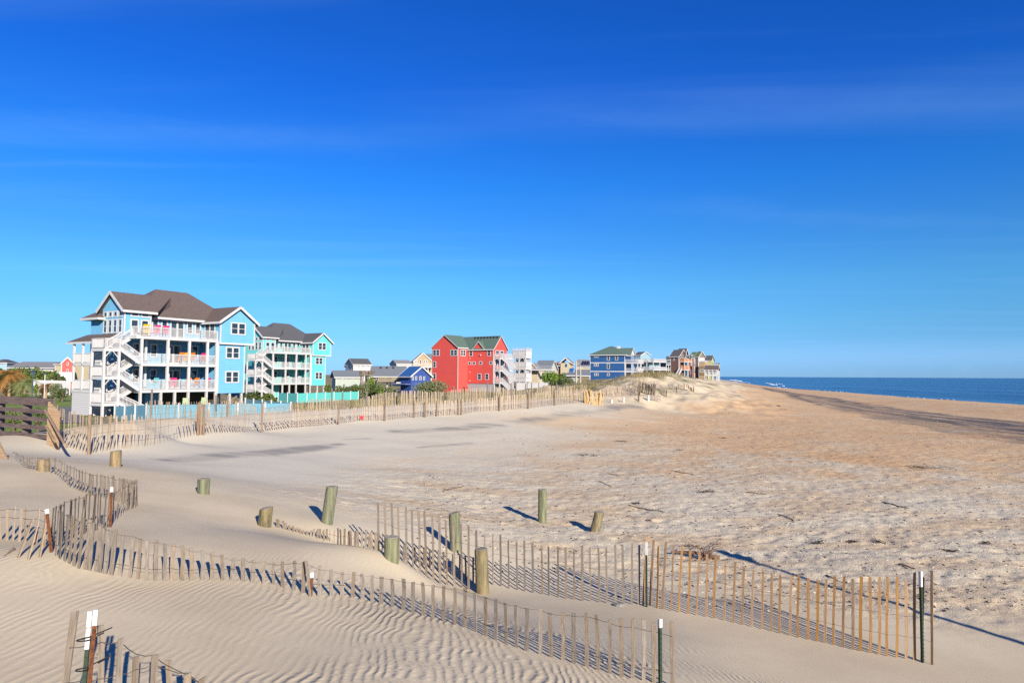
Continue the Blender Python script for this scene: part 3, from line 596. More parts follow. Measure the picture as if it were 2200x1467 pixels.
# ------------------------------------------------------------------ timber bollards
BOL = [pm('bollard_wood', (.215,.175,.10), (.05,.047,.03), rough=.9, scale=2.4, stretch=(7,7,.7), bump=1, bscale=11, rnd=.1), pm('bollard_green', (.175,.175,.105), (.05,.062,.04), rough=.9, scale=2.2, stretch=(7,7,.7), bump=1, bscale=11, rnd=.1), pm('bollard_tan', (.25,.185,.10), (.09,.07,.04), rough=.9, scale=3, stretch=(7,7,.9), bump=.8, bscale=14)]
ENDG = pm('end_grain', (.24,.22,.18), (.12,.105,.08), rough=.95, scale=9, bump=.5)
def bollard(px, by, ty, wpx, lab, mat, lean=(0, 0), slant=0.0, n=22):
    p = gpt(px, by - 4); h = hpx(p, by - 4 - ty); r = hpx(p, wpx)/2*.97; root = thing('bollard', lab, 'bollard', p, group='timber bollards in the sand')
    b = MB(); rows = 9
    for i in range(rows):
        z = lerp(-.35, h, i/(rows-1)); 
        for j in range(n):
            a = 2*math.pi*j/n; rr = r*(1 + .018*math.sin(5*a + px) + .012*math.sin(9*a + i*.7 + px)) * (1 - .03*i/(rows-1)); f = max(0, z)/h if h else 0
            x = math.cos(a)*rr + lean[0]*max(0, z); y = math.sin(a)*rr + lean[1]*max(0, z)
            b.v.append((x, y, z + (slant*math.cos(a)*rr + random.uniform(-.006,.006) if i == rows-1 else 0)))
    for i in range(rows-1):
        for j in range(n): b.f.append((i*n+j, i*n+(j+1) % n, (i+1)*n+(j+1) % n, (i+1)*n+j))
    b.build('shaft', mat, root, smooth=True)
    t = MB(); base = (rows-1)*n; rim = [b.v[base+j] for j in range(n)]; c = (lean[0]*h, lean[1]*h, h + .012)
    t.v = [tuple(Vector(q)+Vector((0,0,.002))) for q in rim] + [tuple(Vector(q).lerp(Vector(c), .15)+Vector((0,0,.010))) for q in rim] + [c]
    t.f = [(j, (j+1) % n, n+(j+1) % n, n+j) for j in range(n)] + [(n+j, n+(j+1) % n, 2*n) for j in range(n)]
    t.build('sawn_top', ENDG, root)
bollard(248,1008,971,23,'short sawn bollard standing alone below the long dune fence',BOL[2],slant=.1)
bollard(93,1016,988,26,'low tan bollard half drowned beside the curving left fence',BOL[2],slant=.15)
bollard(437,1065,1030,26,'squat straight bollard alone on smooth sand left of centre',BOL[1])
bollard(568,1133,1092,29,'split-topped bollard at the head of the sunken picket row',BOL[0],lean=(.10,0),slant=.2)
bollard(702,1125,1045,26,'tall leaning bollard with a broad shadow, behind the sunken fence',BOL[1],lean=(.13,.02))
bollard(1165,1124,1052,19,'tall slim upright bollard on open sand behind the fence',BOL[1])
bollard(1278,1144,1101,22,'leaning bollard, rightmost on the open sand',BOL[0],lean=(.26,.05),slant=-.1)
bollard(979,1184,1102,25,'green bollard seen through the upright pickets',BOL[1],lean=(-.05,.04),slant=.25)
bollard(841,1203,1152,33,'thick pale bollard at the crest of the sand ridge',BOL[1])
bollard(1037,1274,1179,29,'big weathered bollard where the sunken fence ends',BOL[0],lean=(-.05,.03),slant=.15)
# ------------------------------------------------------------------ houses
WHITE = pm('white_trim', (.40,.40,.405), (.345,.345,.35), rough=.5, scale=2)
GLASS = pm('window_glass', (.012,.022,.035), (.02,.035,.05), rough=.06, scale=.7, spec=.6)
DOORG = pm('door_glass', (.02,.035,.045), (.03,.05,.06), rough=.08, scale=.7, spec=.6)
DECKW = pm('deck_boards', (.42,.40,.37), (.33,.31,.29), rough=.85, scale=6)
PILE = pm('piling_white', (.36,.355,.35), (.28,.275,.27), rough=.7, scale=2)
VENT = pm('vent_pipe', (.38,.38,.38), rough=.5)
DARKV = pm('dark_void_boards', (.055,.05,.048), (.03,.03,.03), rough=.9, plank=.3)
def roofm(n, c, c2): return pm(n, c, c2, rough=.95, scale=7, stretch=(.7,.7,2.2), bump=.4, bscale=9)
RF_BROWN = roofm('brown_shingles', (.11,.083,.072), (.055,.043,.042)); RF_GREY = roofm('grey_shingles', (.075,.078,.085), (.045,.047,.052))
RF_GREEN = roofm('green_shingles', (.075,.115,.095), (.05,.08,.068)); RF_SLATE = roofm('slate_blue_shingles', (.115,.135,.155), (.08,.095,.11)); RF_LGREY = roofm('pale_grey_shingles', (.17,.17,.175), (.12,.12,.125)); RF_TAN = roofm('tan_shingles', (.20,.12,.08), (.13,.08,.055)); RF_GG = roofm('olive_green_shingles', (.085,.12,.07), (.055,.085,.05))
class House:
    def __init__(s, name, label, px, d, ang, zg, cat='house', group=None):
        o = at(px, 800, d); s.o = Vector((o.x, o.y, zg)); s.a = ang; s.root = thing(name, label, cat, s.o, ang, group)
        s.M = Matrix.Translation(s.o) @ Matrix.Rotation(ang, 4, 'Z'); s.I = s.M.inverted(); s.c = s.I @ CAM
    def _r(s, px, py): return (s.I.to_3x3() @ ray(px, py))
    def F(s, px, py, y=0):
        r = s._r(px, py); t = (y - s.c.y)/r.y; q = s.c + r*t; return q.x, q.z
    def S(s, px, py, x=0):
        r = s._r(px, py); t = (x - s.c.x)/r.x; q = s.c + r*t; return q.y, q.z
    def part(s, name, mb, mat, parent=None, label=None): return mb.build(name, mat, parent or s.root, label=label)
    def box(s, name, mat, *b, label=None): return s.part(name, MB().box(*b), mat, label=label)
    # a window or glazed door on plane: 'F' faces -y at y=v, 'B' +y, 'R' faces +x at x=v, 'L' faces -x at x=v
    def win(s, face, v, a0, a1, z0, z1, cols=1, bar=True, name='window', trim=.15, frame=None, glass=None):
        if a0 > a1: a0, a1 = a1, a0
        if z0 > z1: z0, z1 = z1, z0
        def B(mb, u0, u1, w0, w1, q0, q1):     # q: distances out of the wall
            if face == 'F': mb.box(u0, u1, v-q1, v-q0, w0, w1)
            elif face == 'B': mb.box(u0, u1, v+q0, v+q1, w0, w1)
            elif face == 'R': mb.box(v+q0, v+q1, u0, u1, w0, w1)
            else: mb.box(v-q1, v-q0, u0, u1, w0, w1)
        f = MB(); t = min(trim, (a1-a0)*.2, (z1-z0)*.2); q = .06
        B(f, a0, a1, z0, z0+t, -.02, q); B(f, a0, a1, z1-t, z1, -.02, q); B(f, a0, a0+t, z0+t, z1-t, -.02, q); B(f, a1-t, a1, z0+t, z1-t, -.02, q)
        W = (a1-a0-2*t)/cols
        for k in range(1, cols): B(f, a0+t+W*k-t*.75, a0+t+W*k+t*.75, z0+t, z1-t, -.02, q-.004)
        if bar: B(f, a0+t, a1-t, (z0+z1)/2-.03, (z0+z1)/2+.03, -.02, q-.012)
        o = s.part(name, f, frame or WHITE); g = MB(); B(g, a0+t*.5, a1-t*.5, z0+t*.5, z1-t*.5, -.01, .02); g.build('pane', glass or GLASS, o); return o
    def wpx(s, face, v, r, **k):
        """window from a photo rectangle x0,y0,x1,y1 on that plane"""
        x0, y0, x1, y1 = r; fn = s.F if face in 'FB' else s.S; xm = (x0+x1)/2; ym = (y0+y1)/2
        a0 = fn(x0, ym, v)[0]; a1 = fn(x1, ym, v)[0]; return s.win(face, v, a0, a1, fn(xm, y1, v)[1], fn(xm, y0, v)[1], **k)
    def rail(s, pts, z, h=1.05, sp=.14, mat=None, parent=None, name='railing', solid=False):
        b = MB()
        for (x0, y0), (x1, y1) in zip(pts[:-1], pts[1:]):
            b.bar((x0,y0,z+h), (x1,y1,z+h), .09, .07); b.bar((x0,y0,z+.10), (x1,y1,z+.10), .05, .07); L = math.hypot(x1-x0, y1-y0); n = max(2, int(L/sp))
            for k in range(n+1):
                t = k/n; x = lerp(x0, x1, t); y = lerp(y0, y1, t); w = .10 if k in (0, n) else .045; b.bar((x,y,z+(0 if w > .05 else .1)), (x,y,z+h+(.03 if w > .05 else 0)), w)
            if solid: b.bar((x0,y0,z+h/2), (x1,y1,z+h/2), .02, h-.1)
        return s.part(name, b, mat or WHITE, parent)
    def posts(s, xys, z0, z1, w=.24, mat=None, name='post'):
        for x, y in xys: s.part(name, MB().box(x-w/2, x+w/2, y-w/2, y+w/2, z0, z1), mat or WHITE)
    def deck(s, x0, x1, y0, y1, z, th=.30, mat=None, name='deck'):
        b = MB().box(x0, x1, y0, y1, z-th, z-.03); o = s.part(name, b, mat or WHITE); c = MB().box(x0+.04, x1-.04, y0+.04, y1-.04, z-.03, z); c.build('deck_boards', DECKW, o); return o
    def flight(s, p, q, w, axis='y', rails=True, mat=None):
        """straight stair flight from p to q, width w across axis"""
        p = Vector(p); q = Vector(q); off = Vector((0, w, 0)) if axis == 'y' else Vector((w, 0, 0)); b = MB()
        for o2 in (Vector(), off): b.bar(p+o2, q+o2, .06, .34)
        n = max(3, int(abs(q.z-p.z)/.19))
        for k in range(n):
            c = p.lerp(q, (k+.5)/n) + off*.5 + Vector((0,0,.08))
            if axis == 'y': b.box(c.x-.16, c.x+.16, c.y-w/2+.03, c.y+w/2-.03, c.z-.02, c.z+.02)
            else: b.box(c.x-w/2+.03, c.x+w/2-.03, c.y-.16, c.y+.16, c.z-.02, c.z+.02)
        o = s.part('staircase', b, mat or WHITE)
        if rails:
            r = MB(); up = Vector((0,0,1.0))
            for o2 in (Vector(), off):
                r.bar(p+o2+up, q+o2+up, .07, .09); r.bar(p+o2+up*.28, q+o2+up*.28, .05, .07); m = max(3, int((q-p).length/.16))
                for k in range(m+1): c = p.lerp(q, k/m) + o2; r.bar(c+up*.25, c+up, .045)
            r.build('stair_rail', mat or WHITE, o)
        return o
    def gable(s, x0, x1, y0, y1, ze, zp, axis, mat, over=.35, rake=.30, wall=None, th=.16, ends=(1, 1), fascia=True, name='roof', ft=1.0):
        """gable roof over the box, ridge along axis; wall: MB that receives the gable triangles"""
        b = MB(); f = MB()
        if axis == 'x':
            c = (y0+y1)/2; sl = (zp-ze)/((y1-y0)/2); a0 = x0-rake*ends[0]; a1 = x1+rake*ends[1]
            for yy in (y0-over, y1+over):
                z = ze - sl*over; P = [(a0,yy,z), (a1,yy,z), (a1,c,zp), (a0,c,zp)]
                if yy > c: P.reverse()
                b.slab([(p[0],p[1],p[2]+.10) for p in P], th)
                yo = yy + (.02 if yy > c else -.02)
                f.bar((a0,yo,z-.04), (a1,yo,z-.04), .04, .26)
                for a, e in ((a0-.015, ends[0]), (a1+.015, ends[1])):
                    if e: f.bar((a,yy,z-.02), (a,c,zp-.02), .05, .30*ft, up=(0,0,1))
            if wall is not None:
                for a, e in ((x0, ends[0]), (x1, ends[1])):
                    if e: d = .12 if a == x0 else -.12; wall.slab([(a,y0,ze), (a,c,zp-.03), (a,y1,ze)][::(1 if a == x0 else -1)], abs(d), (1 if d > 0 else -1,0,0))
        else:
            c = (x0+x1)/2; sl = (zp-ze)/((x1-x0)/2); a0 = y0-rake*ends[0]; a1 = y1+rake*ends[1]
            for xx in (x0-over, x1+over):
                z = ze - sl*over; P = [(xx,a0,z), (c,a0,zp), (c,a1,zp), (xx,a1,z)]
                if xx > c: P.reverse()
                b.slab([(p[0],p[1],p[2]+.10) for p in P][::-1] if False else [(p[0],p[1],p[2]+.10) for p in P], th)
                xo = xx + (.02 if xx > c else -.02)
                f.bar((xo,a0,z-.04), (xo,a1,z-.04), .04, .26)
                for a, e in ((a0-.015, ends[0]), (a1+.015, ends[1])):
                    if e: f.bar((xx,a,z-.02), (c,a,zp-.02), .05, .30*ft, up=(0,0,1))
            if wall is not None:
                for a, e in ((y0, ends[0]), (y1, ends[1])):
                    if e: d = .12 if a == y0 else -.12; wall.slab([(x0,a,ze), (x1,a,ze), (c,a,zp-.03)][::(1 if a == y0 else -1)], abs(d), (0,1 if d > 0 else -1,0))
        o = s.part(name, b, mat)
        if fascia: f.build('fascia', WHITE, o)
        return o
    def hip(s, x0, x1, y0, y1, ze, zp, mat, over=.4, inset=None, name='roof', fascia=True):
        x0 -= over; x1 += over; y0 -= over; y1 += over; W = x1-x0; D = y1-y0; i = inset if inset is not None else min(W, D)/2
        if W >= D: r0 = (x0+i, (y0+y1)/2, zp); r1 = (x1-i, (y0+y1)/2, zp)
        else: r0 = ((x0+x1)/2, y0+i, zp); r1 = ((x0+x1)/2, y1-i, zp)
        A, B, C, E = (x0,y0,ze), (x1,y0,ze), (x1,y1,ze), (x0,y1,ze); b = MB()
        fs = ([[A,B,r1,r0],[B,C,r1],[C,E,r0,r1],[E,A,r0]] if W >= D else [[A,B,r0],[B,C,r1,r0],[C,E,r1],[E,A,r0,r1]])
        for q in fs: b.poly(q)
        b.poly([E,C,B,A]); o = s.part(name, b, mat)
        if fascia:
            f = MB(); P = [A,B,C,E]
            for k in range(4):
                p = Vector(P[k]); q = Vector(P[(k+1) % 4]); f.bar(p-Vector((0,0,.12)), q-Vector((0,0,.12)), .05, .25)
            f.build('fascia', WHITE, o)
        return o
    def trimv(s, xys, z0, z1, w=.14):
        b = MB()
        for x, y in xys: b.box(x-w/2, x+w/2, y-w/2, y+w/2, z0, z1)
        return s.part('corner_trim', b, WHITE)
def chair(label, p, rot, mat, group):
    """folding-slat deck chair: seat, sloping back, four legs"""
    r = thing('deck_chair', label, 'chair', p, rot, group)
    b = MB().bar((-.28,-.25,.42), (-.28,.28,.38), .5, .05) if False else MB().slab([(-.3,-.28,.44), (.3,-.28,.44), (.3,.25,.38), (-.3,.25,.38)], .05); b.build('seat', mat, r)
    b = MB().slab([(-.3,.22,.40), (.3,.22,.40), (.3,.50,1.12), (-.3,.50,1.12)], .05, (0,.93,-.36)); b.build('backrest', mat, r)
    for x in (-.3, .3):
        for y0, y1 in ((-.26,-.26), (.24,.38)): MB().bar((x,y1,0), (x,y0,.44), .06).build('leg', mat, r)
        MB().bar((x*1.1,-.3,.66), (x*1.1,.34,.62), .10, .04).build('arm', mat, r)
    r.scale = (1.1, 1.1, 1.2); return r
def big_house(name, label, px, d, ang, zg, wall, roof, porch=True, stairlat=WHITE):
    h = House(name, label, px, d, ang, zg); W = MB()
    D1, D2, D3 = 2.85, 5.80, 8.80; EV, BE = 11.25, 11.95
    # walls: main body, bay at the near corner, wing at the far end
    W.box(2.2,9.72,3.2,10.5,2.6,EV); W.box(-.8,2.24,3.21,8.6,2.6,D3-.3); W.box(-.8,2.2,2.0,6.3,D3-.3,BE); W.box(-.79,2.2,6.3,8.61,D3-.3,10.95)
    W.box(9.7,13.5,0,7.5,2.3,D3-.32); W.box(9.71,14.7,-.3,7.6,D3-.3,EV)
    # roofs
    c_, zp_ = 4.15, 13.75; sl_ = (zp_-BE)/2.15; zl = BE - sl_*.45; b = MB(); f = MB()
    for P in ([(-1.3,1.55,zl),(2.75,1.55,zl),(6.0,c_,zp_),(-1.3,c_,zp_)], [(-1.3,c_,zp_),(6.0,c_,zp_),(6.0,6.75,zl),(-1.3,6.75,zl)]): b.slab([(p[0],p[1],p[2]+.10) for p in P], .16)
    b.slab([(2.75,1.55,zl+.1),(6.0,c_,zp_+.1),(6.0,c_,zp_-1.7),(2.75,2.3,zl-.5),(2.75,1.55,zl-.06)], .1, (-1,.3,0)); rb = h.part('roof', b, roof); f.bar((-1.3,1.53,zl-.04),(2.75,1.53,zl-.04),.04,.26).bar((2.75,1.53,zl-.04),(3.15,2.45,EV+.0),.04,.26)
    for yy in (1.55, 6.75): f.bar((-1.315,yy,zl-.02),(-1.315,c_,zp_-.02),.05,.30)
    f.build('fascia', WHITE, rb); W.slab([(-.8,2.0,BE),(-.8,c_,zp_-.05),(-.8,6.3,BE)], .12, (1,0,0))
    h.gable(9.71,14.7,-.3,8.0,EV,13.0,'y',roof,over=.45,rake=.45,wall=W,ends=(1,0))
    h.hip(1.6,14.2,2.9,10.8,EV,15.0,roof,over=.45,inset=4.6)
    h.hip(-1.0,2.2,6.35,8.8,10.95,11.9,roof,over=.6,inset=1.3)
    h.part('wall', W, wall)
    h.trimv([(-.8,2.0),(2.2,2.0)],D3,BE-.1); h.trimv([(9.71,-.3),(14.7,-.3)],D3-.3,EV-.1); h.trimv([(9.7,0),(13.5,0)],2.3,D3-.32); h.trimv([(-.8,3.2)],2.6,D3-.3)
    h.part('band_board', MB().box(9.66,14.75,-.34,7.6,D3-.5,D3-.28), WHITE)
    v = MB().tube([(4.2,3.9,11.6),(4.2,3.9,12.6)], .05, 6); h.part('vent_pipe', v, VENT)
    # windows
    for k in range(4):
        y = 2.35 + k*.98; h.win('L',-.8,y,y+.78,10.95,11.65,bar=False); h.win('L',-.8,y,y+.78,9.15,10.75)
    for x in (-.15, 1.05): h.win('F',2.0,x,x+.98,11.0,11.7,bar=False); h.win('F',2.0,x,x+.98,9.1,10.75)
    for x in (3.1, 4.25, 7.55, 8.65): h.win('F',3.2,x,x+.85,9.5,11.05)
    h.win('F',3.2,5.4,7.25,D3+.05,11.0,cols=2,bar=False,name='sliding_door',glass=DOORG)
    h.win('L',9.71,.7,2.7,D3+.05,11.0,cols=2,bar=False,name='sliding_door',glass=DOORG)
    for z in (D1, D2):
        for x in (.9, 3.0, 8.3): h.win('F',3.2,x,x+.9,z+.75,z+2.35)
        h.win('F',3.2,4.9,6.9,z+.05,z+2.3,cols=2,bar=False,name='sliding_door',glass=DOORG)
    h.win('F',-.3,11.15,13.35,9.55,11.1,cols=2); h.win('F',0,10.75,12.75,6.55,8.05,cols=2); h.win('F',0,10.75,12.75,3.55,5.05,cols=2)
    # decks, posts, railings
    for z in (D1, D2): h.deck(0,9.68,0,3.18,z); h.rail([(.1,.12),(2.5,.12),(4.9,.12),(7.3,.12),(9.6,.12)],z)
    h.deck(-.6,9.68,0,1.98,D3); h.deck(2.26,9.66,2.0,3.17,D3); h.rail([(-.5,1.2),(.1,.12),(2.5,.12),(4.9,.12),(7.3,.12),(9.6,.12)],D3)
    h.posts([(.12,.14),(3.2,.14),(5.9,.14),(8.3,.14),(9.55,.14)],D1,D3-.3); h.posts([(.12,.14),(2.5,.14),(4.2,.14),(5.9,.14),(8.3,.14),(9.55,.14)],0,D1-.3,mat=PILE,name='piling')
    h.posts([(1.7,1.9),(4.5,1.9),(7.1,1.9)],D1,D3-.3,.20); h.posts([(11.6,.2),(13.35,.2),(13.35,4.5)],0,2.3,mat=PILE,name='piling')
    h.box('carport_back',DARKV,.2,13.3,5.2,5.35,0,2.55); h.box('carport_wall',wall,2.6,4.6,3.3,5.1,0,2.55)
    # stair tower: landings at half floors, flights between them
    x0, x1, x2 = -4.0, -2.3, -.05
    L = [(D1+D2)/2, (D2+D3)/2, D1/2+.1]
    for z in L: h.deck(x0,x1,.05,2.5,z); h.rail([(x1,.12),(x0+.06,.12),(x0+.06,2.44),(x1,2.44)],z,sp=.12)
    for xy in ((x0+.08,.14),(x1-.05,.14),(x0+.08,2.42),(x1-.05,2.42)): h.posts([xy],0,L[1]-.3,.22)
    for lo, hi, mid in ((0.05,D1,L[2]),(D1,D2,L[0]),(D2,D3,L[1])):
        h.flight((x1,1.35,mid),(x2+(.0 if lo > 1 else .6),1.35,lo) if False else (x2,1.35,hi),1.0) if False else None
        h.flight((x2+(0 if lo > 1 else .9),.12,lo),(x1,.12,mid),1.0); h.flight((x1,1.35,mid),(x2,1.35,hi),1.0)
    br = MB()
    for z in (L[1]-.3, L[0]-.3):
        for x, sgn in ((x0+.1,1),(x1-.1,-1)): br.bar((x,.14,z-.7), (x+sgn*.6,.14,z), .08)
    h.part('brace', br, WHITE)
    if porch:
        q = MB(); P = [(-2.95,2.5,8.15),(-2.95,9.5,8.15),(-.8,9.2,9.1),(-.8,2.9,9.1)]; q.slab(P[::-1], .14); r = h.part('porch_roof', q, roof); MB().bar((-2.98,2.5,8.03),(-2.98,9.5,8.03),.05,.24).bar((-2.95,2.48,8.03),(-.8,2.88,8.9),.05,.24).build('fascia', WHITE, r)
        for z in (D1, D2): h.deck(-2.85,-.82,2.7,8.3,z); h.rail([(-2.75,2.8),(-2.75,4.3),(-2.75,6.4),(-2.75,8.2),(-.9,8.2)],z,sp=.12)
        h.posts([(-2.75,4.3),(-2.75,6.4),(-2.75,8.2)],D1,8.1,.2); h.box('storage_room',pm('white_siding',(.36,.36,.36),(.31,.31,.315),siding=.2) if 'white_siding' not in bpy.data.materials else bpy.data.materials['white_siding'],-2.8,-.83,4.0,8.2,0,D1-.31)
    return h
SID_BLUE = pm('sky_blue_siding', (.105,.29,.45), (.095,.265,.42), rough=.6, scale=1.2, siding=.23)
SID_TURQ = pm('turquoise_siding', (.09,.40,.40), (.08,.37,.37), rough=.6, scale=1.2, siding=.23)
A60 = R(60)
h1 = big_house('blue_house','big sky blue beach house with brown roof and three white deck levels',302,75,A60,-.67,SID_BLUE,RF_BROWN)
h2 = big_house('turquoise_house','turquoise beach house with dark grey roof and white decks beyond the blue house',586,130,A60,-.55,SID_TURQ,RF_GREY,porch=False)
CH = {n: pm('chair_'+n, c, tuple(x*.8 for x in c), rough=.5) for n, c in (('yellow',(.55,.33,.01)),('pink',(.50,.02,.13)),('orange',(.55,.14,.01)),('aqua',(.10,.42,.45)),('white',(.42,.42,.42)))}
g1 = 'deck chairs on the sky blue house'
for lv, z, items in (('top',8.80,[('yellow',.9,'at the left end'),('pink',2.1,'just right of the yellow one'),('pink',3.2,'further right, on its own')]),
                 ('middle',5.80,[('orange',5.2,'behind the third post bay'),('yellow',5.8,'between the two orange chairs'),('orange',6.6,'right of the yellow chair'),('pink',8.0,'near the right end')]),
                 ('lowest',2.85,[('aqua',2.0,'towards the left'),('white',3.4,'alone in the second bay'),('pink',4.4,'in the middle of the deck'),('orange',6.1,'left one of a pair'),('orange',7.2,'right one of a pair'),('pink',8.7,'at the right end')])):
    for c, x, w in items:
        chair(f'{c} chair {w}, {lv} deck of the sky blue house', h1.M @ Vector((x,.95,z)), A60 + math.pi + random.uniform(-.3,.3), CH[c], g1)
g2 = 'deck chairs on the turquoise house'
for lv, z, items in (('top',8.80,[('aqua',5.0,'left one, by the glass door'),('aqua',7.0,'right one, by the glass door')]),('lowest',2.85,[('white',4.2,'in the middle'),('white',7.0,'near the right end')])):
    for c, x, w in items: chair(f'{c} chair {w}, {lv} deck of the turquoise house', h2.M @ Vector((x,1.0,z)), A60 + math.pi, CH[c], g2)
# ---- red house
RED = pm('red_siding', (.45,.062,.052), (.41,.055,.046), rough=.65, scale=1.0, siding=.19)
def crop(x, y, k, ox, oy): return ox + x/k, oy + y/k
def c3(*r): return tuple(v for i in (0, 2) for v in crop(r[i], r[i+1], 7.857, 900, 700))
hr = House('red_house','tall red house with green shingle roof and small square windows',928,172,R(-35),.1)
W = MB(); XL, YP, XM, YB = 8.4, 3.8, 16.4, 9.3
W.box(0,XL,0,9.0,-.3,10.8); W.box(XL-.02,XM,YP,YB,1.9,10.5)
cg0 = hr.F(*crop(925,370,7.857,900,700),y=YP)[0]; cg1 = hr.F(*crop(1105,370,7.857,900,700),y=YP)[0]
hr.gable(0,XL,0,6.6,10.8,13.85,'y',RF_GREEN,over=.25,rake=.3,wall=W,ft=.5,ends=(1,0)); hr.gable(2.5,XM,YP,YB,10.5,13.55,'x',RF_GREEN,over=.3,rake=.35,wall=W,ft=.5,ends=(0,1)); hr.gable(cg0,cg1,YP-.05,6.2,10.5,12.2,'y',RF_GREEN,over=.2,rake=.25,wall=W,ft=.5,ends=(1,0))
hr.part('wall', W, RED)
hr.box('skirting',pm('grey_board_skirt',(.30,.30,.31),(.22,.22,.23),rough=.8,plank=.5),XL,XM-.05,YP+.15,YB-.2,-.3,1.95)
for r in ((235,400,350,505),(532,400,650,505)): hr.wpx('F',0,c3(*r),cols=2)
for r in ((238,598,290,705),(238,796,290,905)): hr.wpx('F',0,c3(*r))
hr.wpx('R',XL,c3(702,400,785,510),cols=2)
for r in ((850,403,910,513),(1155,403,1215,510),(990,803,1055,910),(1117,803,1180,910)): hr.wpx('F',YP,c3(*r))
for r in ((830,600,882,657),(905,600,957,657),(1015,598,1070,655),(1187,598,1242,655)): hr.wpx('F',YP,c3(*r),bar=False,trim=.16)
hr.wpx('R',XM,c3(1292,412,1355,500)); hr.wpx('R',XM,c3(1368,418,1430,505))
for z in (3.2,6.1): hr.win('R',XM,4.6,8.4,z+.2,z+2.1,cols=4,bar=False,name='arched_opening',glass=GLASS)
for x,y in ((860,550),(860,780),(860,925)):
    a,z = hr.F(*crop(x,y,7.857,900,700),y=YP); hr.part('wall_vent', MB().box(a-.12,a+.12,YP-.08,YP,z-.12,z+.12), WHITE)
a,z = hr.F(*crop(1045,490,7.857,900,700),y=YP); hr.part('wall_lamp', MB().tube([(a,YP,z),(a,YP-.2,z),(a+.1,YP-.28,z-.2)],.13,6), VENT)
rv = MB()
for k in range(8): x = 8.9 + k*.98; rv.box(x,x+.28,YP+2.1,YP+2.4,13.1,13.55)
hr.part('roof_vent', rv, pm('black_vent',(.02,.02,.025)))
hr.trimv([(XL,0)],-.2,10.7,.12); hr.trimv([(XM,YP)],1.9,10.4,.12)
for z in (2.2,5.15,8.1):
    hr.deck(XM+.02,XM+1.9,YP+.1,YB-.1,z); hr.rail([(XM+.1,YP+.2),(XM+1.8,YP+.2),(XM+1.8,YB-.2)],z)
hr.posts([(XM+.15,YP+.22),(XM+1.75,YP+.22),(XM+1.75,YB-.25),(XM+1.75,6.5)],0,8.0,.2)
br = MB()
for z in (4.85,7.8):
    for x, g in ((XM+.2,1),(XM+1.7,-1)): br.bar((x,YP+.2,z-.5),(x+g*.45,YP+.2,z),.09)
hr.part('brace', br, WHITE)
for z in (2.2,5.15,8.1): hr.flight((XM+1.9,YP+.7,z),(XM+5.0,YP+1.4,z-2.7),1.0)
hr.part('heat_pump', MB().box(XL+.4,XL+1.4,1.4,2.4,-.1,1.0), pm('red_cabinet',(.26,.02,.02)))
# white stair and lookout tower
ht = House('lookout_tower','white latticed lookout stair tower right of the red house',1101,176,R(-30),.0,cat='tower')
tw = 3.9; lev = [0.4,3.35,6.2,9.1]
for z in lev[1:]: ht.deck(0,tw,0,tw*.8,z,.35)
ht.posts([(x,y) for x in (.12,tw*.5,tw-.12) for y in (.12,tw*.8-.12)],-.5,10.6,.22)
for z in lev[1:]: ht.rail([(.05,tw*.8),(.05,.05),(tw-.05,.05),(tw-.05,tw*.8)],z,1.25,solid=True)
wl = MB()
for z0, z1 in ((lev[1]-1.0,lev[1]-.3),(lev[2]-.7,lev[2]-.34),(lev[3]-.7,lev[3]-.34)):
    wl.box(.03,tw-.03,.03,.10,z0,z1); wl.box(tw-.1,tw-.03,.1,tw*.8,z0,z1)
ht.part('arched_panel', wl, WHITE); br = MB()
for z in (lev[2]-.7,lev[3]-.7):
    for x in (.2,tw*.5+.1,): br.bar((x,.06,z-.6),(x+.5,.06,z+.02),.10); br.bar((x+tw*.5-.35,.06,z-.6),(x+tw*.5-.85,.06,z+.02),.10)
ht.part('brace', br, WHITE); ht.box('core_wall',pm('grey_white_boards',(.27,.28,.30),(.22,.23,.25),plank=.3),.6,tw-.5,.9,tw*.8-.3,.2,lev[3]-.4)
ht.rail([(.05,.05),(tw-.05,.05),(tw-.05,tw*.8)],lev[3]+.9,1.0)
ht.flight((tw*.2,-.1,lev[1]),(-3.0,-.5,lev[1]-2.6),1.0)
